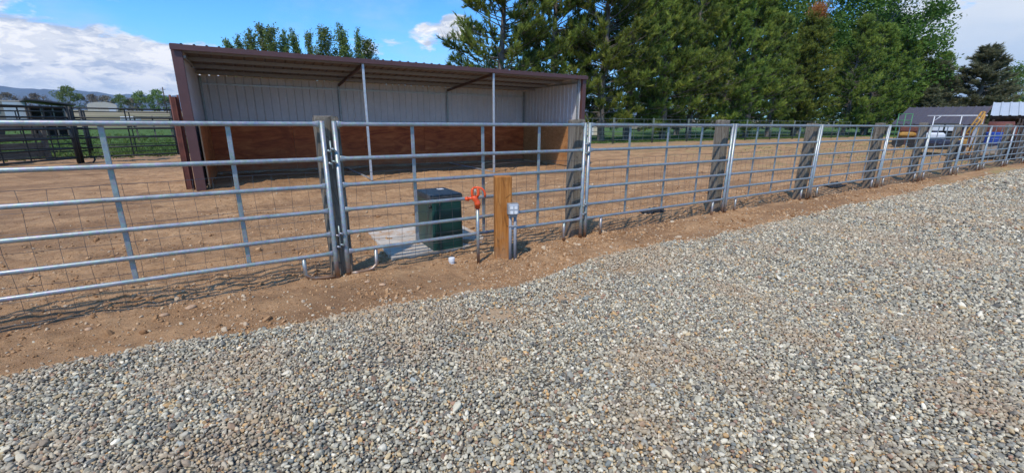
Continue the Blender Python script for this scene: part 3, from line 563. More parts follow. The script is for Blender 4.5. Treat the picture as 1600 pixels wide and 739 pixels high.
# ------------------------------------------------------------------ things beside the hydrant
def pedestal():
    tag(MB().add([(1.30, .33, .03), (2.50, .33, .03), (2.72, .70, .03), (2.72, 1.78, .03), (1.34, 1.72, .03), (1.30, .33, -.08), (2.50, .33, -.08), (2.72, .70, -.08), (2.72, 1.78, -.08), (1.34, 1.72, -.08)],
                 [(0, 1, 2, 3, 4), (0, 5, 6, 1), (1, 6, 7, 2), (2, 7, 8, 3), (3, 8, 9, 4), (4, 9, 5, 0)]).build('concrete_pad', M['concrete']), 'flat worn concrete pad under the green pedestal', 'pad')
    root = empty('utility_pedestal', (2.035, .64, .031), 0, 'dark green plastic utility pedestal on the concrete pad', 'utility box')
    w, d, h = .205, .30, .64
    def taper(w0, d0, w1, d1, z0, z1, c=.02):
        P = []
        for w_, d_, z in ((w0, d0, z0), (w1, d1, z1)): P += [(-w_ + c, -d_, z), (w_ - c, -d_, z), (w_, -d_ + c, z), (w_, d_ - c, z), (w_ - c, d_, z), (-w_ + c, d_, z), (-w_, d_ - c, z), (-w_, -d_ + c, z)]
        return P, [tuple(range(7, -1, -1)), tuple(range(8, 16))] + [(i, (i + 1) % 8, 8 + (i + 1) % 8, 8 + i) for i in range(8)]
    MB().add(*taper(w, d, w * .965, d * .965, 0, h)).build('cabinet', M['ped'], root)
    m = MB().add(*taper(w * 1.03, d * 1.02, w * 1.02, d * 1.01, h + .001, h + .05)); m.add(*taper(w * 1.0, d * .99, w * .975, d * .98, h + .052, h + .062)); m.build('lid', M['lid'], root)
    MB().box((-.175, -.307, .04), (-.155, -.296, .60)).box((-.13, -.3055, .05), (.17, -.296, .58)).build('door', M['ped'], root)
    MB().tube([(-.20, -.26, .56), (-.235, -.26, .56)], .018, 10).build('lock', M['black'], root)
    MB().box((.05, .12, h + .063), (.13, .20, h + .065)).build('label_plate', M['whiteplastic'], root)
pedestal()
def hydrant():
    root = empty('yard_hydrant', (2.14, -.28, 0), R_(-30), 'tall yard hydrant with orange head on a bare galvanized pipe', 'hydrant')
    MB().tube([(0, 0, -.05), (0, 0, .68)], .019, 12).build('standpipe', M['galv'], root)
    MB().tube([(0, 0, .655), (0, 0, .70), (0, 0, .705), (0, 0, .735), (-.004, 0, .755), (-.03, 0, .795), (-.035, 0, .83), (-.035, 0, .84)], [.030, .030, .036, .036, .032, .036, .036, .026], 12).build('head', M['orange'], root)
    MB().tube([(-.045, 0, .80), (-.075, 0, .805), (-.105, 0, .80)], [.024, .021, .021], 10).tube([(-.105, 0, .80), (-.137, 0, .792)], [.030, .028], 10).tube([(-.105, 0, .79), (-.112, 0, .765)], [.018, .015], 8).build('spout', M['orange'], root)
    for x in (-.058, .012): MB().tube([(x * .7 - .012, 0, .82), (x, -.004, .86), (x, 0, .93), (x * .6 - .005, 0, .955)], [.017, .016, .015, .012], 8).build('lever_arm', M['orange'], root)
    MB().tube([(-.045, 0, .957), (.0, 0, .962), (.045, 0, .952), (.075, 0, .915), (.088, 0, .865), (.085, 0, .825)], [.013, .016, .014, .013, .012, .014], 10).build('handle', M['orange'], root)
    MB().tube([(-.024, 0, .835), (-.024, 0, .95)], .008, 8).build('plunger_rod', M['galv'], root)
    for ch in root.children:
        if ch.name.split('.')[0] not in ('standpipe',): ch.scale = (1, 1, .78); ch.location = (0, 0, .655 * .22)
hydrant()
def outlet_post():
    a = R_(-20)
    o = MB().box((-.098, -.055, -.1), (.098, .085, 1.0), bev=.006).build('wooden_post', M['newpost'], None, (2.485, -.26, 0)); o.rotation_euler = (0, 0, a); tag(o, 'fresh reddish brown treated timber post beside the orange hydrant', 'post')
    root = empty('outlet_box', (2.485, -.26, 0), a, 'grey weatherproof outlet box with clear cover on the brown post', 'outlet box')
    MB().box((.035, -.125, .565), (.165, -.060, .695), bev=.006).build('box', M['boxgrey'], root); MB().box((.040, -.170, .568), (.160, -.127, .692), bev=.012).build('cover', M['clear'], root)
    for z in (.583, .637):
        for x in (.056, .105): MB().box((x, -.1735, z), (x + .036, -.1705, z + .036), bev=.001).build('cover_pane', M['whiteplastic'], root)
    c = empty('electrical_conduit', (2.485, -.26, 0), a, 'pair of grey conduits rising from the soil to the outlet box', 'conduit')
    for x in (.072, .130): MB().tube([(x, -.092, -.05), (x, -.092, .56)], .0185, 10).build('pipe', M['conduit'], c)
    MB().box((.048, -.116, .42), (.155, -.112, .436)).build('strap', M['galv_bright'], c); MB().box((.050, -.115, .530), (.152, -.070, .564), bev=.004).build('coupling', M['boxgrey'], c)
outlet_post()
r_ = empty('cleanout_cap', (1.85, -.17, 0), 0, 'small round white plastic pipe cap poking out of the dirt', 'pipe cap')
MB().lathe([(.030, -.03), (.030, .028), (.034, .03), (.034, .034)], seg=20).build('pipe', M['whiteplastic'], r_); MB().lathe([(.036, .040), (.037, .045), (.037, .078), (.034, .084), (.015, .086)], seg=20).build('cap', M['whiteplastic'], r_)
def rag(x, y, s, label, seed):
    X = np.linspace(-1, 1, 26); gx, gy = np.meshgrid(X, X, indexing='ij'); k = np.clip(1.15 - np.hypot(gx, gy * 1.05) - .35 * vnoise(gx, gy, .5, seed), 0, 1)
    z = k ** .5 * (.5 + 1.3 * vnoise(gx, gy, .33, seed + 1) + .8 * vnoise(gx, gy, .15, seed + 2)) * .32 - .02; V = np.stack([gx * s, gy * s * .5, z * s + .008], -1).reshape(-1, 3); i, j = np.meshgrid(np.arange(25), np.arange(25), indexing='ij'); a = (i * 26 + j).ravel(); kk = k.reshape(-1)
    Fq = np.stack([a, a + 26, a + 27, a + 1], 1); Fq = Fq[(kk[Fq] > 0).all(1)]; o = npmesh('black_rag', V, Fq, M['rag'], k=4); o.location = (x, y, float(dirt_h(np.array([x]), np.array([y]))[0])); tag(o, label, 'rag')
rag(6.38, .82, .27, 'crumpled black plastic rag lying behind the first panel right of the shelter', 3); rag(13.4, .75, .38, 'dark rag heap under the panels farther along the drive', 6)
# loose rocks picked out in the soil
for i, (x, y, s) in enumerate(((-.62, -.12, .035), (-.80, -.20, .028), (.86, -.30, .022), (.98, -.42, .028), (-1.25, -.28, .024))):
    V, Fs = [], []; r2 = random.Random(i); seg = 10
    prof = [(.05, 0), (.7, .1), (1, .4), (.85, .75), (.45, 1), (.02, 1.05)]
    for r0, z in prof:
        for k in range(seg): t = k / seg * 6.283; q = r0 * (1 + .18 * math.sin(t * 2 + i) + r2.uniform(-.08, .08)); V.append((q * math.cos(t) * s * 1.2, q * math.sin(t) * s, (z - .35) * s * .9))
    for a in range(5):
        for k in range(seg): Fs.append((a * seg + k, a * seg + (k + 1) % seg, (a + 1) * seg + (k + 1) % seg, (a + 1) * seg + k))
    o = MB().add(V, Fs, True).build('rock', M['clod'], None, (x, y, float(dirt_h(np.array([x]), np.array([y]))[0]))); tag(o, ['largest tan rock below the nearest panel', 'tan rock just left of the largest rock', 'small pebble right of the joint of the two nearest panels', 'small rock near the gravel edge below the hydrant panel', 'leftmost small tan rock on the soil strip'][i], 'rock', 'rocks on the soil strip')

# ------------------------------------------------------------------ fences round the paddock
def pipe_fence(p0, p1, h, rails, mat, label, name='pipe_fence', stays=3, r=.030, post=.055, group=None, cat='pipe fence', foot=False):
    p0 = Vector((*p0, 0)); p1 = Vector((*p1, 0)); d = p1 - p0; L = d.length; root = empty(name, p0, math.atan2(d.y, d.x), label, cat, group)
    for x in (0, L): MB().tube([(x, 0, -.05), (x, 0, h + .03)], post, 8).build('post', mat, root)
    for z in rails: MB().tube([(0, 0, z), (L, 0, z)], r, 8).build('rail', mat, root)
    for k in range(stays): x = L * (k + 1) / (stays + 1); MB().box((x - .02, -.008, rails[-1]), (x + .02, .008, rails[0])).build('stay', mat, root)
    if foot:
        for x, s in ((.35, 1), (L - .35, -1)): MB().tube([(x, 0, rails[-1]), (x, 0, .12), (x - s * .08, 0, .02), (x - s * .3, 0, .01)], r, 8).build('foot', mat, root)
    return root
BR = [2.03, 1.68, 1.28, .94, .58, .24]
g1 = 'black pipe panels behind the left side of the yard'
pipe_fence((-5.44, 17.75), (-1.2, 19.6), 2.05, BR, M['black'], 'black six-rail pipe panel closest to the left wall of the shelter', stays=2, group=g1, foot=True)
pipe_fence((-5.50, 17.6), (-7.1, 14.7), 2.05, BR, M['black'], 'black pipe gate running from the thick black post towards the left edge', name='pipe_gate', stays=3, group=g1, cat='gate')
pipe_fence((-5.60, 17.95), (-9.4, 17.3), 2.02, BR, M['black'], 'black pipe panel behind the black gate at the far left', stays=3, group=g1)
pipe_fence((-9.6, 17.3), (-14.5, 15.6), 2.02, BR, M['black'], 'black pipe panel at the left edge before the long grey trailer', stays=3, group=g1)
pipe_fence((-9.3, 13.2), (-7.2, 14.4), 2.05, BR, M['black'], 'black pipe panel nearest the camera at the far left edge', stays=2, group=g1)
pipe_fence((-10.2, 21.6), (-6.3, 23.0), 2.0, [1.95, 1.6, 1.25, .9, .55, .22], M['black'], 'black pipe panel standing behind the plank fence', stays=3, group=g1)
pipe_fence((-5.9, 20.9), (-3.0, 22.2), 2.0, [1.95, 1.6, 1.25, .9, .55, .22], M['black'], 'black pipe panel in the grass just behind the panel beside the shelter', stays=1, r=.018, group=g1)
# grey plank fence
r_ = empty('plank_fence', (-6.95, 20.2, 0), math.atan2(-5.4, -2.4), 'weathered grey board fence leaning behind the black pipe gate', 'board fence')
for z in (.18, .52, .86, 1.2):
    MB().box((0, -.02, z), (5.9, .02, z + .21), Matrix.Rotation(R_(-.6 + z), 4, 'Y')).build('plank', M['planks'], r_)
for x in (.12, 2.4, 4.6): MB().box((x, .025, -.05), (x + .15, .15, 1.5 if x > 1 else 1.25)).build('post', M['planks'], r_)
# back fence of the paddock: panels of six dull green rails
g2 = 'tall pipe panels closing the back of the paddock'
names = ['nearest to the right wall of the shelter', 'second from the shelter', 'third from the shelter', 'fourth from the shelter', 'fifth from the shelter', 'sixth from the shelter', 'seventh from the shelter', 'eighth from the shelter', 'ninth from the shelter', 'tenth from the shelter', 'eleventh from the shelter', 'farthest from the shelter']
for i in range(12):
    a = (11.5 + i * 4.6, 21.4 - .0 * i); b = (11.5 + (i + 1) * 4.6 - .12, 21.4)
    pipe_fence(a, b, 2.0, [1.95, 1.62, 1.28, .95, .62, .30], M['greygreen'], 'dull pipe panel of the back fence, ' + names[i], stays=3, r=.020, post=.035, group=g2)

# ------------------------------------------------------------------ trees
def tris(C, Dv, L, Wd, tone):                                          # blades: base C, direction Dv, length, width
    n = len(C); ref = rng.normal(size=(n, 3)); s = np.cross(Dv, ref); s /= np.linalg.norm(s, axis=1)[:, None] + 1e-9
    V = np.stack([C - s * Wd[:, None] / 2, C + s * Wd[:, None] / 2, C + Dv * L[:, None]], 1).reshape(-1, 3); return V, np.arange(3 * n).reshape(-1, 3), np.repeat(tone, 3)
def quads(C, L, Wd, tone, droop=0.):
    n = len(C); a = rng.normal(size=(n, 3)); a[:, 2] -= droop; a /= np.linalg.norm(a, axis=1)[:, None]; b = np.cross(a, rng.normal(size=(n, 3))); b /= np.linalg.norm(b, axis=1)[:, None]
    a = a * L[:, None]; b = b * Wd[:, None] / 2; V = np.stack([C, C + a * .5 + b, C + a, C + a * .5 - b], 1).reshape(-1, 3); return V, np.arange(4 * n).reshape(-1, 4), np.repeat(tone, 4)
def unit(v): return v / (np.linalg.norm(v, axis=-1, keepdims=True) + 1e-9)
def make_pine(H, Rr, zb, nb, seed, name='pine_tree', fol='pine', k_plume=1.0, shape=1.0):
    r = np.random.default_rng(seed); root = empty(name); tr = MB(); lean = r.normal(0, .015, 2)
    tp = lambda z: np.array([lean[0] * z + .12 * math.sin(z * .7 + seed), lean[1] * z + .1 * math.cos(z * .6 + seed), z])
    zs = np.linspace(-.2, H * .97, 9); tr.tube([tp(z) for z in zs], [max(.02, (.24 + H * .004) * (1 - z / H) ** .8 + .02) for z in zs], 8, False)
    C = []; Dv = []; Ln = []; T = []
    for i in range(nb):
        f = (i + r.random()) / nb; z = zb + (H - zb) * f ** .92; prof = (1 - f) ** .62 * min(1, .55 + f * 2.2) if shape == 1 else (1 - f) ** .9
        L = Rr * prof * r.uniform(.72, 1.12) + .35; a = r.uniform(0, 2 * math.pi); el = r.uniform(-.30, .15) + f * .8
        d = np.array([math.cos(a) * math.cos(el), math.sin(a) * math.cos(el), math.sin(el)]); p0 = tp(z); pts = [p0 + d * L * q + np.array([0, 0, .16 * L * q * q]) for q in (0, .35, .7, 1.0)]
        tr.tube(pts, [.055 * (L / Rr) + .012, .035, .02, .008], 4, False); tone_b = r.random()
        nt = int((6 + L * 5.2) * k_plume)
        for k in range(nt):
            q = r.uniform(.22, 1.0) ** .8; base = p0 + d * L * q + np.array([0, 0, .16 * L * q * q]); sd = unit(d * .55 + r.normal(0, .42, 3) + np.array([0, 0, .80])); tl = r.uniform(.35, .95) * (1.15 - .35 * q); tip = base + sd * tl
            if r.random() < .10 and f < .55: tr.tube([base, base + sd * tl * .7 + r.normal(0, .08, 3), tip + sd * .5], [.014, .010, .004], 3, False); continue
            if k % 3 == 0: tr.tube([base, tip], [.010, .004], 3, False)
            m = 26; qq = r.uniform(.25, 1.0, m); c = base + (tip - base) * qq[:, None]; C.append(c); dd = unit(sd[None] * 1.0 + r.normal(0, .45, (m, 3))); Dv.append(dd); Ln.append(r.uniform(.24, .46, m)); 
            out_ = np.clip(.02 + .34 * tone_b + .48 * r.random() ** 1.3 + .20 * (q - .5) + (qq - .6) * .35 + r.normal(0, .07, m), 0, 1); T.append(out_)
    C = np.concatenate(C); Dv = np.concatenate(Dv); Ln = np.concatenate(Ln); T = np.concatenate(T)
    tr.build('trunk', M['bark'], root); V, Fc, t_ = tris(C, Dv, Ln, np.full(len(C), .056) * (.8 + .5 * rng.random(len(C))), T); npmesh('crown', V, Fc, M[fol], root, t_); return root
def make_broad(H, Rr, zb, seed, name, fol, leaf=.22, n=9000, narrow=False, bark='greybark', clumps=60, ragged=.5):
    r = np.random.default_rng(seed); root = empty(name); tr = MB(); zs = np.linspace(-.3, H * .9, 7); tr.tube([(.1 * math.sin(z + seed), .1 * math.cos(z * .8), z) for z in zs], [max(.03, H * .016 * (1 - z / H)) for z in zs], 7, False); C = []; T = []
    for k in range(clumps):
        f = r.random() ** .85; z = zb + (H - zb) * f; env = math.sin(math.pi * min(1, max(.06, f * .86 + .12))) ** .7; a = r.uniform(0, 6.283); rad = Rr * env * r.uniform(.25, 1) ** .6; c0 = np.array([math.cos(a) * rad, math.sin(a) * rad, z])
        st = np.array([0, 0, max(zb * .4, z - (1.6 if not narrow else 3.2) * rad - .6)]); mid = (st + c0) / 2 + r.normal(0, .12, 3); tr.tube([st, mid, c0], [.05 + H * .002, .035, .012], 4, False)
        m = n // clumps; s = (Rr * .30 * r.uniform(.55, 1.25)) * (1 if not narrow else .8); g = r.normal(0, 1, (m, 3)); g = unit(g) * (r.random((m, 1)) ** .45); g *= np.array([s, s, s * (.8 if not narrow else 2.4)]) ; g += r.normal(0, s * .13 * ragged * 2, (m, 3)); C.append(c0 + g); tb = r.random()
        T.append(np.clip(.25 + .45 * tb + r.normal(0, .13, m), 0, 1))
    C = np.concatenate(C); T = np.concatenate(T); k = C[:, 2] > .3; C = C[k]; T = T[k]; tr.build('trunk', M[bark], root); V, Fc, t_ = quads(C, rng.uniform(.7, 1.3, len(C)) * leaf, rng.uniform(.5, .8, len(C)) * leaf, T, .3); npmesh('crown', V, Fc, M[fol], root, t_, k=4); return root
PG = 'pines in the row behind the back fence'
pines = [make_pine(15.5, 4.6, 1.0, 170, 1), make_pine(16.5, 4.3, 1.1, 170, 2), make_pine(15.0, 4.6, .8, 165, 3), make_pine(16.5, 4.9, 2.0, 160, 4)]
PP = [(18.2, 27.2, 3, 1.02, 'open-crowned pine with blue sky showing through, leftmost of the row'), (24.4, 28.6, 3, 1.1, 'thin dark pine between the open leftmost pine and the dense row'), (28.2, 26.2, 1, 1.08, 'pine rising straight behind the right wall of the shelter'),
      (33.0, 27.5, 0, 1.06, 'pine second right of the shelter wall, long ragged limbs'), (37.4, 26.6, 2, 1.05, 'dense yellow-green pine third right of the shelter'), (42.4, 27.2, 1, 1.0, 'pine above the third timber post'), (47.6, 26.8, 0, 1.04, 'pine just right of the third timber post'),
      (53.2, 27.0, 2, 1.08, 'pine midway between the third and fourth timber posts'), (59.0, 27.6, 1, .86, 'pine above the left side of the fourth timber post'), (65.0, 27.4, 0, .86, 'pine straight above the fourth timber post'), (72.0, 27.2, 2, 1.08, 'pine with a rust brown dead top'),
      (79.0, 27.0, 1, .98, 'pine just right of the brown-topped pine'), (87.0, 27.2, 0, 1.03, 'pine above the fifth timber post'), (95.0, 27.2, 2, 1.0, 'pine third from the right end of the row'), (104.0, 27.0, 1, .95, 'pine second from the right end of the row'), (114.0, 27.0, 0, .92, 'rightmost shorter pine of the row before the dark spruces')]
used = set()
for i, (t, n_, k, sc, lab) in enumerate(PP):
    rz_ = rnd.uniform(0, 6.28)
    if k not in used: o = pines[k]; used.add(k); o.location = (t, n_, -.05); o.rotation_euler = (0, 0, rz_); o.scale = (sc,) * 3; o['label'] = lab
    else: o = clone(pines[k], (t, n_, -.05), rz_, sc, lab)
    o['category'] = 'pine tree'; o['group'] = PG
cot = make_broad(31, 9.0, 2.5, 21, 'cottonwood_tree', 'leaf', .46, 26000, clumps=130)
CW = [(99, 31.5, 1.0, 'towering cottonwood with an airy crown at the right end of the tree line'), (88, 38, 1.0, 'tall dark cottonwood behind the pines left of the towering airy one'), (71, 40, .95, 'broadleaf tree showing between pine tops above the fourth timber post'), (55, 39, .85, 'broadleaf tree showing between pine tops above the third timber post'), (110, 36, .72, 'lower cottonwood at the right edge of the tall one')]
for i, (t, n_, sc, lab) in enumerate(CW):
    o = cot if i == 0 else clone(cot, (0, 0, 0)); o.location = (t, n_, -.1); o.rotation_euler = (0, 0, i * 1.7); o.scale = (sc,) * 3; tag(o, lab, 'tree', 'tall broadleaf trees behind the pines')
def raypt(px, py, dist):
    a = (px - 800) / 665.94; b = (py - 369.5) / 665.94; cr, sr = math.cos(ROLL), math.sin(ROLL); u = cr * a + sr * b; v = -sr * a + cr * b; d = (rt * u + U * (-v) + F); h = math.hypot(d.x, d.y); return CAM + d * (dist / h)
def make_poplar(H, seed):
    r = np.random.default_rng(seed); root = empty('poplar_tree'); tr = MB(); tr.tube([(0, 0, -.2), (.1, 0, H * .5), (0, .1, H * .96)], [.22, .13, .02], 6, False); C = []; T = []
    for i in range(58):
        f = (i + r.random()) / 58; z = .8 + (H - 2.0) * f; L = (1.3 + H * .20 * (1 - f)) * r.uniform(.6, 1.15); a = r.uniform(0, 6.283); o_ = L * r.uniform(.15, .50) * (1 if f < .7 else .7)
        p0 = np.array([0, 0, z]); p1 = p0 + np.array([math.cos(a) * o_, math.sin(a) * o_, L * .55]); p2 = p0 + np.array([math.cos(a) * o_ * 1.15, math.sin(a) * o_ * 1.15, L]); tr.tube([p0, p1, p2], [.04, .025, .008], 4, False)
        m = int(62 * L * r.uniform(.5, 1.3)); q = r.random(m)[:, None]; c = np.where(q < .5, p0 + (p1 - p0) * q * 2, p1 + (p2 - p1) * (q * 2 - 1)) + r.normal(0, 1, (m, 3)) * np.array([.22, .22, .30]) * (1.25 - .7 * q); C.append(c); T.append(np.clip(.2 + .5 * r.random() + r.normal(0, .15, m), 0, 1))
    C = np.concatenate(C); T = np.concatenate(T); tr.build('trunk', M['greybark'], root); V, Fc, t_ = quads(C, rng.uniform(.16, .30, len(C)), rng.uniform(.10, .18, len(C)), T, .2); npmesh('crown', V, Fc, M['poplar'], root, t_, k=4); return root
pop = make_poplar(14, 31); pop2 = make_poplar(13.6, 77)
PO = [(354, 58, .9, 'leftmost low thin poplar above the shelter roof'), (370, 52, .8, 'second poplar from the left above the shelter roof'), (387, 41, 1.0, 'third poplar from the left, at the left of the tall clump'), (406, 34, 1.15, 'fourth poplar from the left, broadest of the left clump'), (421, 36, 1.05, 'fifth poplar from the left above the shelter roof'), (441, 43, 1.0, 'sixth poplar from the left above the shelter roof'), (458, 43, .95, 'seventh poplar from the left, just left of the sky gap'),
      (481, 45, .7, 'slim poplar just right of the sky gap'), (504, 37, 1.2, 'full poplar third from the right end of the row'), (533, 35, 1.25, 'tallest poplar, second from the right end of the row'), (557, 42, .8, 'slim poplar hugging the dense rightmost one'), (572, 56, 1.25, 'dense rightmost poplar by the front pole of the shelter')]
for i, (px, py, sx, lab) in enumerate(PO):
    p = raypt(px, py, 70 + (i * 5) % 4); o = (pop, pop2)[i] if i < 2 else clone((pop, pop2)[(i * 3 // 2) % 2], (0, 0, 0)); o.location = (p.x, p.y, -.1); o.rotation_euler = (0, 0, i * 2.1); o.scale = (sx * 1.2, sx * 1.2, p.z / 14.0); tag(o, lab, 'poplar tree', 'poplars behind the shelter')
p = raypt(1268, 30, 74); dt = rng.normal(0, .55, (900, 3)) + np.array([p.x, p.y, p.z - .3]); pt = [o for o in bpy.data.objects if o.get('label') == 'pine with a rust brown dead top'][0]; pt.location = (p.x, p.y, -.05); pt.rotation_euler = (0, 0, 0); sc_ = pt.scale[0] = pt.scale[1] = pt.scale[2] = p.z / 14.9
V, Fc, t_ = tris(rng.normal(0, .38, (2400, 3)) * np.array([1.2, 1.2, 1.4]), unit(rng.normal(0, 1, (2400, 3)) + np.array([0, 0, .6])), rng.uniform(.15, .34, 2400), np.full(2400, .07), rng.random(2400)); o = npmesh('dead_top', V, Fc, M['deadpine'], pt, t_); o.location = (.3, -.6, 15.7); o['label'] = 'rust brown dead top'
# bare shrub tops above the roof
def bare(x, y, H, w, label, n=26, leafy=0):
    root = empty('bare_tree', (x, y, 0), 0, label, 'tree'); m = MB(); r = random.Random(int(x * 10)); m.tube([(0, 0, 0), (0, 0, H * .35)], .12, 6)
    for k in range(n):
        a = r.uniform(0, 6.28); q = r.uniform(.1, 1) * w; z0 = H * r.uniform(.1, .35); m.tube([(0, 0, z0), (math.cos(a) * q * .6, math.sin(a) * q * .6, H * .6), (math.cos(a) * q, math.sin(a) * q, H * r.uniform(.75, 1.0))], [.05, .03, .008], 3, False)
        for j in range(4): 
            p = Vector((math.cos(a) * q * .8, math.sin(a) * q * .8, H * (.6 + .08 * j))); m.tube([p, p + Vector((r.uniform(-.5, .5), r.uniform(-.5, .5), r.uniform(.4, 1.0)))], [.015, .006], 3, False)
    m.build('branches', M['greybark'], root)
bare(31.5, 62, 12.2, 3.6, 'leafless twiggy tree poking above the middle of the shelter roof')
br = make_broad(11.5, 1.8, 2, 51, 'young_tree', 'poplar', .22, 1800, True, clumps=22, ragged=1.); br.location = (31.5, 52, 0); tag(br, 'small light green tree top left of the open leftmost pine', 'tree')
sp = make_pine(13.5, 4.2, .6, 170, 61, 'spruce_tree', 'spruce', 1.3, 2)
for i, (t, n_, sc, lab) in enumerate(((108, 20.0, 1.02, 'dark olive spruce with a pointed top right of the tree line'), (104, 24.5, .86, 'rounder grey-green spruce between the pines and the pointed spruce'), (96, 22.3, .52, 'small pale spruce behind the brown-roofed shed'))):
    o = sp if i == 0 else clone(sp, (0, 0, 0)); o.location = (t, n_, 0); o.rotation_euler = (0, 0, i * 2.); o.scale = (sc * 1.65, sc * 1.65, sc); tag(o, lab, 'spruce tree', 'spruces by the brown-roofed shed')
g_ = make_broad(13.5, 7, 1.5, 71, 'maple_tree', 'farleaf', .4, 9000, clumps=60); g_.location = (138, 20, 0); tag(g_, 'bright green tree at the right edge above the white-roofed barn', 'tree')
g_ = clone(g_, (118, 11.5, -1), 1, .62, 'low bright green bush tree behind the white-roofed barn')
# far trees on the left
ft = make_broad(15, 7.5, 1.2, 81, 'distant_tree', 'farleaf', .9, 2600, clumps=40); fb = make_broad(12, 8, .8, 82, 'distant_tree', 'drybush', .9, 1500, clumps=34)
FT = [(0, 108, 158, 1.0, 'round bright green tree left of the pale arched building'), (1, 60, 164, .8, 'low bare brown thicket at the left above the dark shed'), (1, 148, 160, .85, 'olive brown tree right of the round green tree'), (1, 165, 158, .8, 'olive tree behind the pale arched building'), (0, 190, 164, .72, 'dark pointed green tree just right of the arched building'), (1, 206, 166, .7, 'bare brown tree between two green ones'), (0, 220, 160, .9, 'green tree left of the tallest distant one'), (0, 246, 156, 1.0, 'tallest distant green tree beside the shelter wall'), (1, 262, 160, .8, 'brown bushy tree touching the shelter wall'), (1, 12, 162, .8, 'bare brown tree at the far left edge')]
def raypt(px, py, dist):
    a = (px - 800) / 665.94; b = (py - 369.5) / 665.94; cr, sr = math.cos(ROLL), math.sin(ROLL); u = cr * a + sr * b; v = -sr * a + cr * b; d = (rt * u + U * (-v) + F); h = math.hypot(d.x, d.y); return CAM + d * (dist / h)
first = [True, True]
for k, px, py, sc, lab in FT:
    p = raypt(px, py, 430); src = (ft, fb)[k]; o = src if first[k] else clone(src, (0, 0, 0)); first[k] = False
    H_ = (15, 12)[k]; s_ = sc; o.location = (p.x, p.y, field_h(np.array([p.x]), np.array([p.y]))[0]); o.rotation_euler = (0, 0, px); o.scale = (s_,) * 3; tag(o, lab, 'tree', 'distant trees beyond the tan field')

# ------------------------------------------------------------------ far and near buildings on the left
def at(px, dist, z=0): p = raypt(px, 190, dist); return (p.x, p.y, z)
VD = lambda px: math.atan2(raypt(px, 190, 10).y - CAM.y, raypt(px, 190, 10).x - CAM.x) - math.pi / 2      # yaw that faces the viewer's bearing
x_, y_, _ = at(165, 400); r_ = empty('arched_building', (x_, y_, float(field_h(np.array([x_]), np.array([y_]))[0])), VD(165), 'pale arched metal building among the distant trees', 'building'); r_.scale = (.5, .6, .72)
m = MB(); w_ = 14.5; prof = [(-w_, 0), (-w_, 5)] + [(-w_ * math.cos(a), 5 + 3.2 * math.sin(a)) for a in np.linspace(.15, math.pi - .15, 12)] + [(w_, 5), (w_, 0)]; n = len(prof)
m.add([(x, 0, z) for x, z in prof] + [(x, 25, z) for x, z in prof], [tuple(range(n))] + [(i, i + n, i + n + 1, i + 1) for i in range(n - 1)]); m.build('shell', M['cream'], r_)
MB().box((6, -.12, 0), (13, -.02, 3.6)).build('door', M['whitemetal'], r_)
x_, y_, _ = at(86, 60); r_ = empty('dark_shed', (x_, y_, 0), VD(86) + .15, 'low open-fronted dark shed behind the plank fence', 'shed')
MB().box((-1.7, 1.6, 0), (1.6, 1.7, 2.2)).box((-1.7, 0, 0), (-1.6, 1.6, 2.2)).box((1.55, 0, 0), (1.65, 1.6, 2.15)).build('wall', M['darkbrown'], r_)
MB().add([(-1.95, -.3, 2.62), (1.9, -.3, 2.30), (1.9, 2.0, 2.18), (-1.95, 2.0, 2.50), (-1.95, -.3, 2.72), (1.9, -.3, 2.40), (1.9, 2.0, 2.28), (-1.95, 2.0, 2.60)], [(3, 2, 1, 0), (4, 5, 6, 7), (0, 1, 5, 4), (1, 2, 6, 5), (2, 3, 7, 6), (3, 0, 4, 7)]).build('roof', M['brownroof'], r_)
for x in (-.9, 0, .8): MB().box((x, -.05, 0), (x + .1, .05, 2.3)).build('post', M['planks'], r_)
r_.scale = (.86, 1.3, 1.28)
x_, y_, _ = at(24, 62); r_ = empty('stock_trailer', (x_, y_, 0), VD(24), 'long grey box trailer at the left edge behind the black panels', 'trailer')
MB().box((-6, 0, 1.0), (1.0, 2.2, 3.3), bev=.05).build('body', M['tanwall'], r_); MB().box((-.5, -.03, 1.2), (.9, -.004, 3.15)).build('door', M['whitemetal'], r_); MB().box((-5.3, -.03, 2.2), (-.8, -.004, 2.6)).build('vent_strip', M['glassdark'], r_)
for x in (-2.4, -1.3): MB().tube([(x, -.02, .5), (x, .25, .5)], .5, 16).build('wheel', M['tyre'], r_)
x_, y_, _ = at(250, 46); r_ = empty('grey_hayrack', (x_, y_, 0), VD(250), 'grey slatted rack near the shelter wall beyond the black fence', 'rack')
for z in (.9, 1.3, 1.7): MB().box((-1.6, 0, z), (1.6, .06, z + .2)).build('slat', M['planks'], r_)
for x in (-1.6, -.5, .6, 1.5): MB().box((x, .07, 0), (x + .1, .17, 1.95)).build('post', M['planks'], r_)
x_, y_, _ = at(205, 120); r_ = empty('white_trailer', (x_, y_, .1), VD(205), 'small white trailer low behind the green pasture', 'trailer'); MB().box((-1.6, 0, .5), (1.6, 2, 2.2), bev=.1).build('body', M['whitemetal'], r_)
for x in (-.5, .4): MB().tube([(x, -.05, .35), (x, .2, .35)], .33, 12).build('wheel', M['tyre'], r_)
x_, y_, _ = at(264, 380); r_ = empty('utility_pole', (x_, y_, 6), VD(264), 'distant utility pole left of the shelter corner', 'utility pole'); MB().tube([(0, 0, 0), (0, 0, 17)], .28, 6).build('pole', M['darkbrown'], r_); MB().box((-1.5, -.1, 15.5), (1.5, .1, 15.8)).build('crossarm', M['darkbrown'], r_)
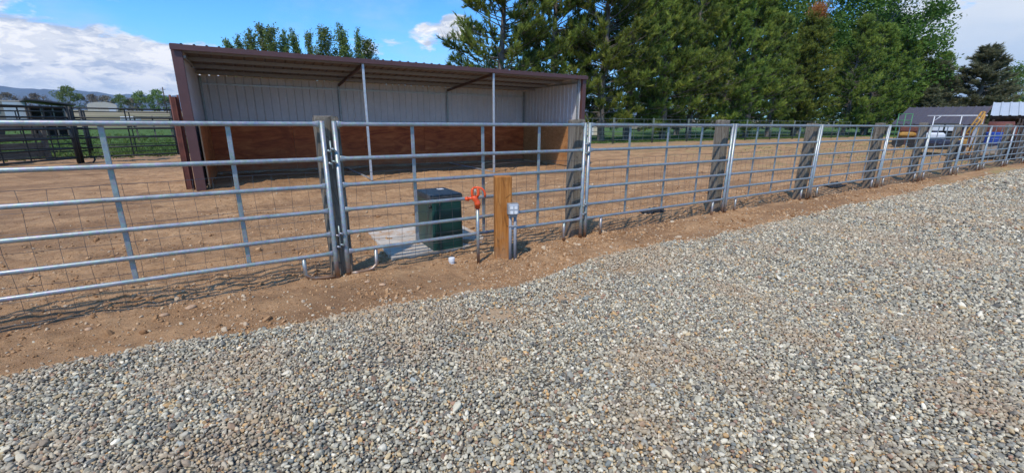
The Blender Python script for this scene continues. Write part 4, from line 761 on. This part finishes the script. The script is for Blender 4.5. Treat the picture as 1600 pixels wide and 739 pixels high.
# low things under the pines
x_, y_, _ = at(926, 62); r_ = empty('white_outbuilding', (x_, y_, 0), VD(926), 'small cream outbuilding glimpsed just right of the shelter', 'outbuilding'); MB().box((-1.9, 0, 0), (1.5, 3, 2.35)).build('wall', M['cream'], r_)
MB().add([(-2.1, -.2, 2.36), (1.7, -.2, 2.36), (1.7, 3.2, 2.36), (-2.1, 3.2, 2.36), (-2.1, 1.5, 3.1), (1.7, 1.5, 3.1)], [(0, 1, 5, 4), (2, 3, 4, 5), (1, 2, 5), (3, 0, 4), (3, 2, 1, 0)]).build('roof', M['brownroof'], r_); MB().box((-.6, -.04, 0), (.2, -.004, 1.95)).build('door', M['whitemetal'], r_)
for i, (px, dd, w_, lab) in enumerate(((990, 92, 1.9, 'white stock trailer glimpsed above the rails under the first pines'), (1050, 96, 2.2, 'white van glimpsed low between pine trunks'))):
    x_, y_, _ = at(px, dd); r_ = empty('parked_vehicle', (x_, y_, 0), VD(px), lab, 'vehicle'); MB().box((-w_, 0, .5), (w_, 1.8, 1.45), bev=.08).build('body', M['tanwall'], r_); MB().box((-w_ * .9, .1, 1.452), (w_ * (.9 if i == 0 else .6), 1.7, 2.6), bev=.12).build('cab', M['whitemetal'], r_); MB().box((-w_ * .7, .085, 1.65), (w_ * .5, .098, 2.2)).build('window', M['glassdark'], r_)
    for x in (-w_ * .62, w_ * .62): MB().tube([(x, -.03, .38), (x, .2, .38)], .38, 14).build('wheel', M['tyre'], r_)

# ------------------------------------------------------------------ clutter at the right end
def right_end():
    # brown-roofed shed seen from its low back
    r = empty('brown_roof_shed', (47.3, 8.1, 0), R_(6), 'shed with a dark brown ribbed metal roof at the right end of the paddock', 'shed'); Y0, Y1 = -2.35, 2.3
    m = MB(); prof = []; y = Y0
    while y < Y1: prof += [(y, 0), (y + .3, 0), (y + .34, .05), (y + .42, .05)]; y += .46
    V = []
    for y, k in prof: V += [(-.25, y, 1.66 + k), (4.4, y, 3.12 + k)]
    m.add(V, [(2 * i, 2 * i + 1, 2 * i + 3, 2 * i + 2) for i in range(len(prof) - 1)]).build('roof', M['brownroof'], r)
    MB().box((0, Y0 + .15, 0), (.08, Y1 - .2, 1.68)).build('back_wall', M['brown'], r)
    MB().add([(0.09, Y0 + .15, 0), (4.1, Y0 + .15, 0), (4.1, Y0 + .15, 2.94), (.09, Y0 + .15, 1.70)], [(0, 1, 2, 3)]).add([(0.09, Y0 + .19, 0), (4.1, Y0 + .19, 0), (4.1, Y0 + .19, 2.94), (.09, Y0 + .19, 1.70)], [(3, 2, 1, 0)]).build('side_wall', M['whitemetal'], r)
    MB().add([(-.3, Y0 - .06, 1.56), (4.45, Y0 - .06, 3.04), (4.45, Y0 - .06, 3.18), (-.3, Y0 - .06, 1.72), (-.3, Y0 + .02, 1.56), (4.45, Y0 + .02, 3.04), (4.45, Y0 + .02, 3.18), (-.3, Y0 + .02, 1.72)], [(0, 1, 2, 3), (7, 6, 5, 4), (0, 4, 5, 1), (2, 6, 7, 3), (1, 5, 6, 2), (3, 7, 4, 0)]).build('roof_trim', M['brown'], r)
    MB().box((4.1, Y0 + .1, 0), (4.2, Y0 + .22, 3.0)).build('corner_post', M['brown'], r)
    # white-roofed barn
    r = empty('white_roof_barn', (57, 6.7, 0), R_(12), 'open barn with a pale ribbed metal roof at the right edge of the photo', 'barn')
    m = MB(); V = []; prof = []; y = -9.
    while y < .4: prof += [(y, 0), (y + .36, 0), (y + .4, .05), (y + .5, .05)]; y += .56
    for y, k in prof: V += [(0, y, 2.45 + k), (5.5, y, 3.75 + k)]
    m.add(V, [(2 * i, 2 * i + 1, 2 * i + 3, 2 * i + 2) for i in range(len(prof) - 1)]).build('roof', M['galvroof'], r)
    for y in (-8.5, -5.6, -2.8, .1): MB().box((.2, y, 0), (.36, y + .16, 2.42)).build('post', M['darkbrown'], r)
    MB().box((.15, -9, 2.22), (.4, .4, 2.44)).build('beam', M['darkbrown'], r); MB().box((5.2, -9, 0), (5.3, .4, 3.6)).build('back_wall', M['darkbrown'], r)
    # flatbed trailer with white tank
    px, d = 1478, 33; x, y, _ = at(px, d); r = empty('flatbed_trailer', (x, y, 0), VD(px), 'black flatbed trailer parked inside the right end of the fence', 'trailer')
    MB().box((-.78, 0, .62), (.78, 3.4, .80), bev=.02).box((-.06, -1.1, .62), (.06, -.04, .72)).build('deck', M['navy'], r); MB().box((-.76, -.03, .40), (.76, -.003, .61)).build('side_rail', M['black'], r)
    for x in (-.80, .80): MB().tube([(x - .1, 1.6, .33), (x + .1, 1.6, .33)], .33, 16).build('wheel', M['tyre'], r)
    x, y, _ = at(1466, 33.2); r = empty('water_tank', (x, y, .81), VD(1466), 'pale blue-white plastic tank resting on the black flatbed trailer', 'tank'); MB().box((-.42, .3, 0), (.42, 1.6, .40), bev=.1).build('tank', M['whitemetal'], r); MB().lathe([(.12, 0), (.12, .07), (.1, .08)], (0, .7, .42), 12).build('lid', M['navy'], r)
    # white pipe rack
    x, y, _ = at(1494, 40); r = empty('pipe_rack', (x, y, 0), VD(1494), 'white horizontal pipe rack standing before the brown roof', 'rack'); MB().tube([(-1.4, 0, 2.2), (1.3, 0, 2.2)], .035, 8).build('top_bar', M['whitemetal'], r)
    for x in (-1.05, .2, 1.15): MB().tube([(x, 0, 0), (x, 0, 2.18)], .028, 8).build('upright', M['whitemetal'], r)
    for x in (-1.05, 1.15): MB().tube([(x, 0, 1.85), (x + (.3 if x < 0 else -.3), 0, 2.18)], .022, 6).build('brace', M['whitemetal'], r)
    # yellow elevator / ladder frame
    x, y, _ = at(1522, 36); r = empty('hay_elevator', (x, y, 0), VD(1522), 'tall leaning yellow lattice hay elevator in front of the brown-roofed shed', 'farm machine')
    a0, b0 = Vector((-.42, 0, .55)), Vector((.20, .0, 2.35)); off = Vector((.22, 0, -.02))
    for o_ in (Vector((0, 0, 0)), off): MB().tube([a0 + o_, b0 + o_ * .6], .045, 6).build('side_rail', M['yellow'], r)
    for k in range(10): q = k / 9; p = a0.lerp(b0, q); MB().tube([p, p + off * (1 - .4 * q)], .028, 6).build('rung', M['yellow'], r)
    MB().box((-.50, -.25, .45), (-.02, .35, .85), bev=.05).build('hopper', M['yellow'], r); MB().tube([(-.35, -.32, .3), (-.35, -.15, .3)], .3, 14).build('wheel', M['tyre'], r); MB().tube([(.1, 0, 0), (.35, 0, 2.2)], .04, 6).build('prop', M['yellow'], r)
    # yellow mower behind the fence
    x, y, _ = at(1422, 43); r = empty('yellow_implement', (x, y, 0), VD(1422), 'low yellow and rust farm implement left of the trailer', 'farm machine'); MB().box((-.5, 0, .75), (.5, .7, 1.12), bev=.12).build('hood', M['yellow'], r); MB().box((-.45, .1, 1.13), (.55, .6, 1.5), bev=.06).build('engine', M['rustred'], r)
    for x in (-.4, .4): MB().tube([(x, -.1, .38), (x, .12, .38)], .36, 16).build('wheel', M['tyre'], r)
    x, y, _ = at(1413, 46); r = empty('green_frame', (x, y, 0), VD(1413), 'green pipe frame standing left of the brown roof', 'frame')
    for x in (-.4, 0, .4): MB().tube([(x, 0, 0), (x, 0, 2.45)], .03, 6).build('upright', M['greenpaint'], r)
    for z in (1.5, 1.95, 2.43): MB().tube([(-.4, 0, z), (.4, 0, z)], .03, 6).build('bar', M['greenpaint'], r)
    x, y, _ = at(1478, 42); r = empty('parked_truck', (x, y, 0), VD(1478), 'dark pickup with pale windows behind the flatbed trailer', 'truck'); MB().box((-.9, 0, .45), (.9, 4.6, 1.1), bev=.08).build('body', M['black'], r); MB().box((-.75, 1.1, 1.102), (.75, 3.0, 1.75), bev=.1).build('cab', M['black'], r)
    for x0, x1 in ((-.6, -.05), (.05, .6)): MB().box((x0, 1.085, 1.24), (x1, 1.098, 1.62)).build('window', M['whitemetal'], r)
    for x in (-.88, .88): MB().tube([(x - .12, .9, .36), (x + .12, .9, .36)], .36, 16).build('wheel', M['tyre'], r)
    # rust red tank, barrels, tyres, brush pile
    x, y, _ = at(1566, 44); r = empty('red_storage_tank', (x, y, .55), VD(1566), 'rust red horizontal tank under the barn eave', 'tank'); MB().tube([(-.62, .5, .70), (-.58, .5, .70), (.58, .5, .70), (.62, .5, .70)], [.45, .62, .62, .45], 20).build('drum', M['rustred'], r)
    for x in (-.45, .35): MB().box((x, .2, -.55), (x + .12, .8, .18)).build('leg', M['darkbrown'], r)
    for px, dd, mt, w_, lab in ((1560, 38, 'blue', .42, 'bright blue plastic barrel lying below the red tank, left one'), (1571, 38, 'blue', .36, 'bright blue plastic barrel below the red tank, right one')):
        x, y, _ = at(px, dd); r = empty('blue_barrel', (x, y, .52), VD(px), lab, 'barrel', 'blue barrels under the red tank'); MB().lathe([(w_ * .8, 0), (w_, .06), (w_, .3), (w_ * 1.04, .34), (w_, .38), (w_, .66), (w_ * .8, .72)], seg=18).build('drum', M['blue'], r)
        MB().box((-.45, -.3, -.52), (.45, .3, -.02), bev=.02).build('stand', M['tanwall'], r)
    x, y, _ = at(1590, 36); r = empty('water_trough', (x, y, .35), VD(1590), 'teal plastic trough beside the rightmost timber post', 'trough'); MB().lathe([(.45, 0), (.5, .35), (.53, .36), (.53, .4), (.46, .4), (.42, .1)], seg=20).build('basin', M['teal'], r); MB().box((-.45, -.3, -.35), (.45, .3, -.005)).build('stand', M['tanwall'], r)
    for k, (px, dd) in enumerate(((1512, 30), (1530, 30.5), (1548, 31), (1562, 31.5))):
        x, y, _ = at(px, dd); r = empty('old_tyre', (x, y, .11), rnd.uniform(0, 3), ['leftmost old black tyre lying by the end of the fence', 'second old tyre from the left by the end of the fence', 'third old tyre from the left by the end of the fence', 'rightmost old tyre lying near the brush pile'][k], 'tyre', 'old tyres by the end of the fence')
        P = [(Vector((math.cos(a) * .28, math.sin(a) * .28, 0))) for a in np.linspace(0, 6.283, 21)]; MB().tube(P, .105, 8, False).build('tread', M['tyre'], r)
    x, y, _ = at(1597, 31.5); r = empty('brush_pile', (x, y, 0), 0, 'stack of rusty brown brush and poles at the right edge', 'brush pile'); q = random.Random(5)
    for k in range(26): a = q.uniform(0, 6.28); b = q.uniform(.1, .5); MB().tube([(math.cos(a) * b, math.sin(a) * b, 0), (math.cos(a + .5) * b * .6, math.sin(a + .5) * b * .6, q.uniform(.9, 2.0))], [.06, .03], 5).build('stick', M['rustred'] if k % 3 == 0 else M['darkbrown'], r)
right_end()

# ------------------------------------------------------------------ the air in front of the far ridge
hz = MB().box((-9700, -9700, -1.4), (9700, 9800, 640)); hm = bpy.data.materials.new('air'); hm.use_nodes = True; hn = hm.node_tree; hn.nodes.clear()
pv = hn.nodes.new('ShaderNodeVolumePrincipled'); pv.inputs['Color'].default_value = (.50, .70, 1.0, 1); pv.inputs['Density'].default_value = 5e-5; ho = hn.nodes.new('ShaderNodeOutputMaterial'); hn.links.new(pv.outputs[0], ho.inputs['Volume'])
tag(hz.build('haze', hm), 'pale blue air veiling the far ridge', 'haze', kind='stuff')
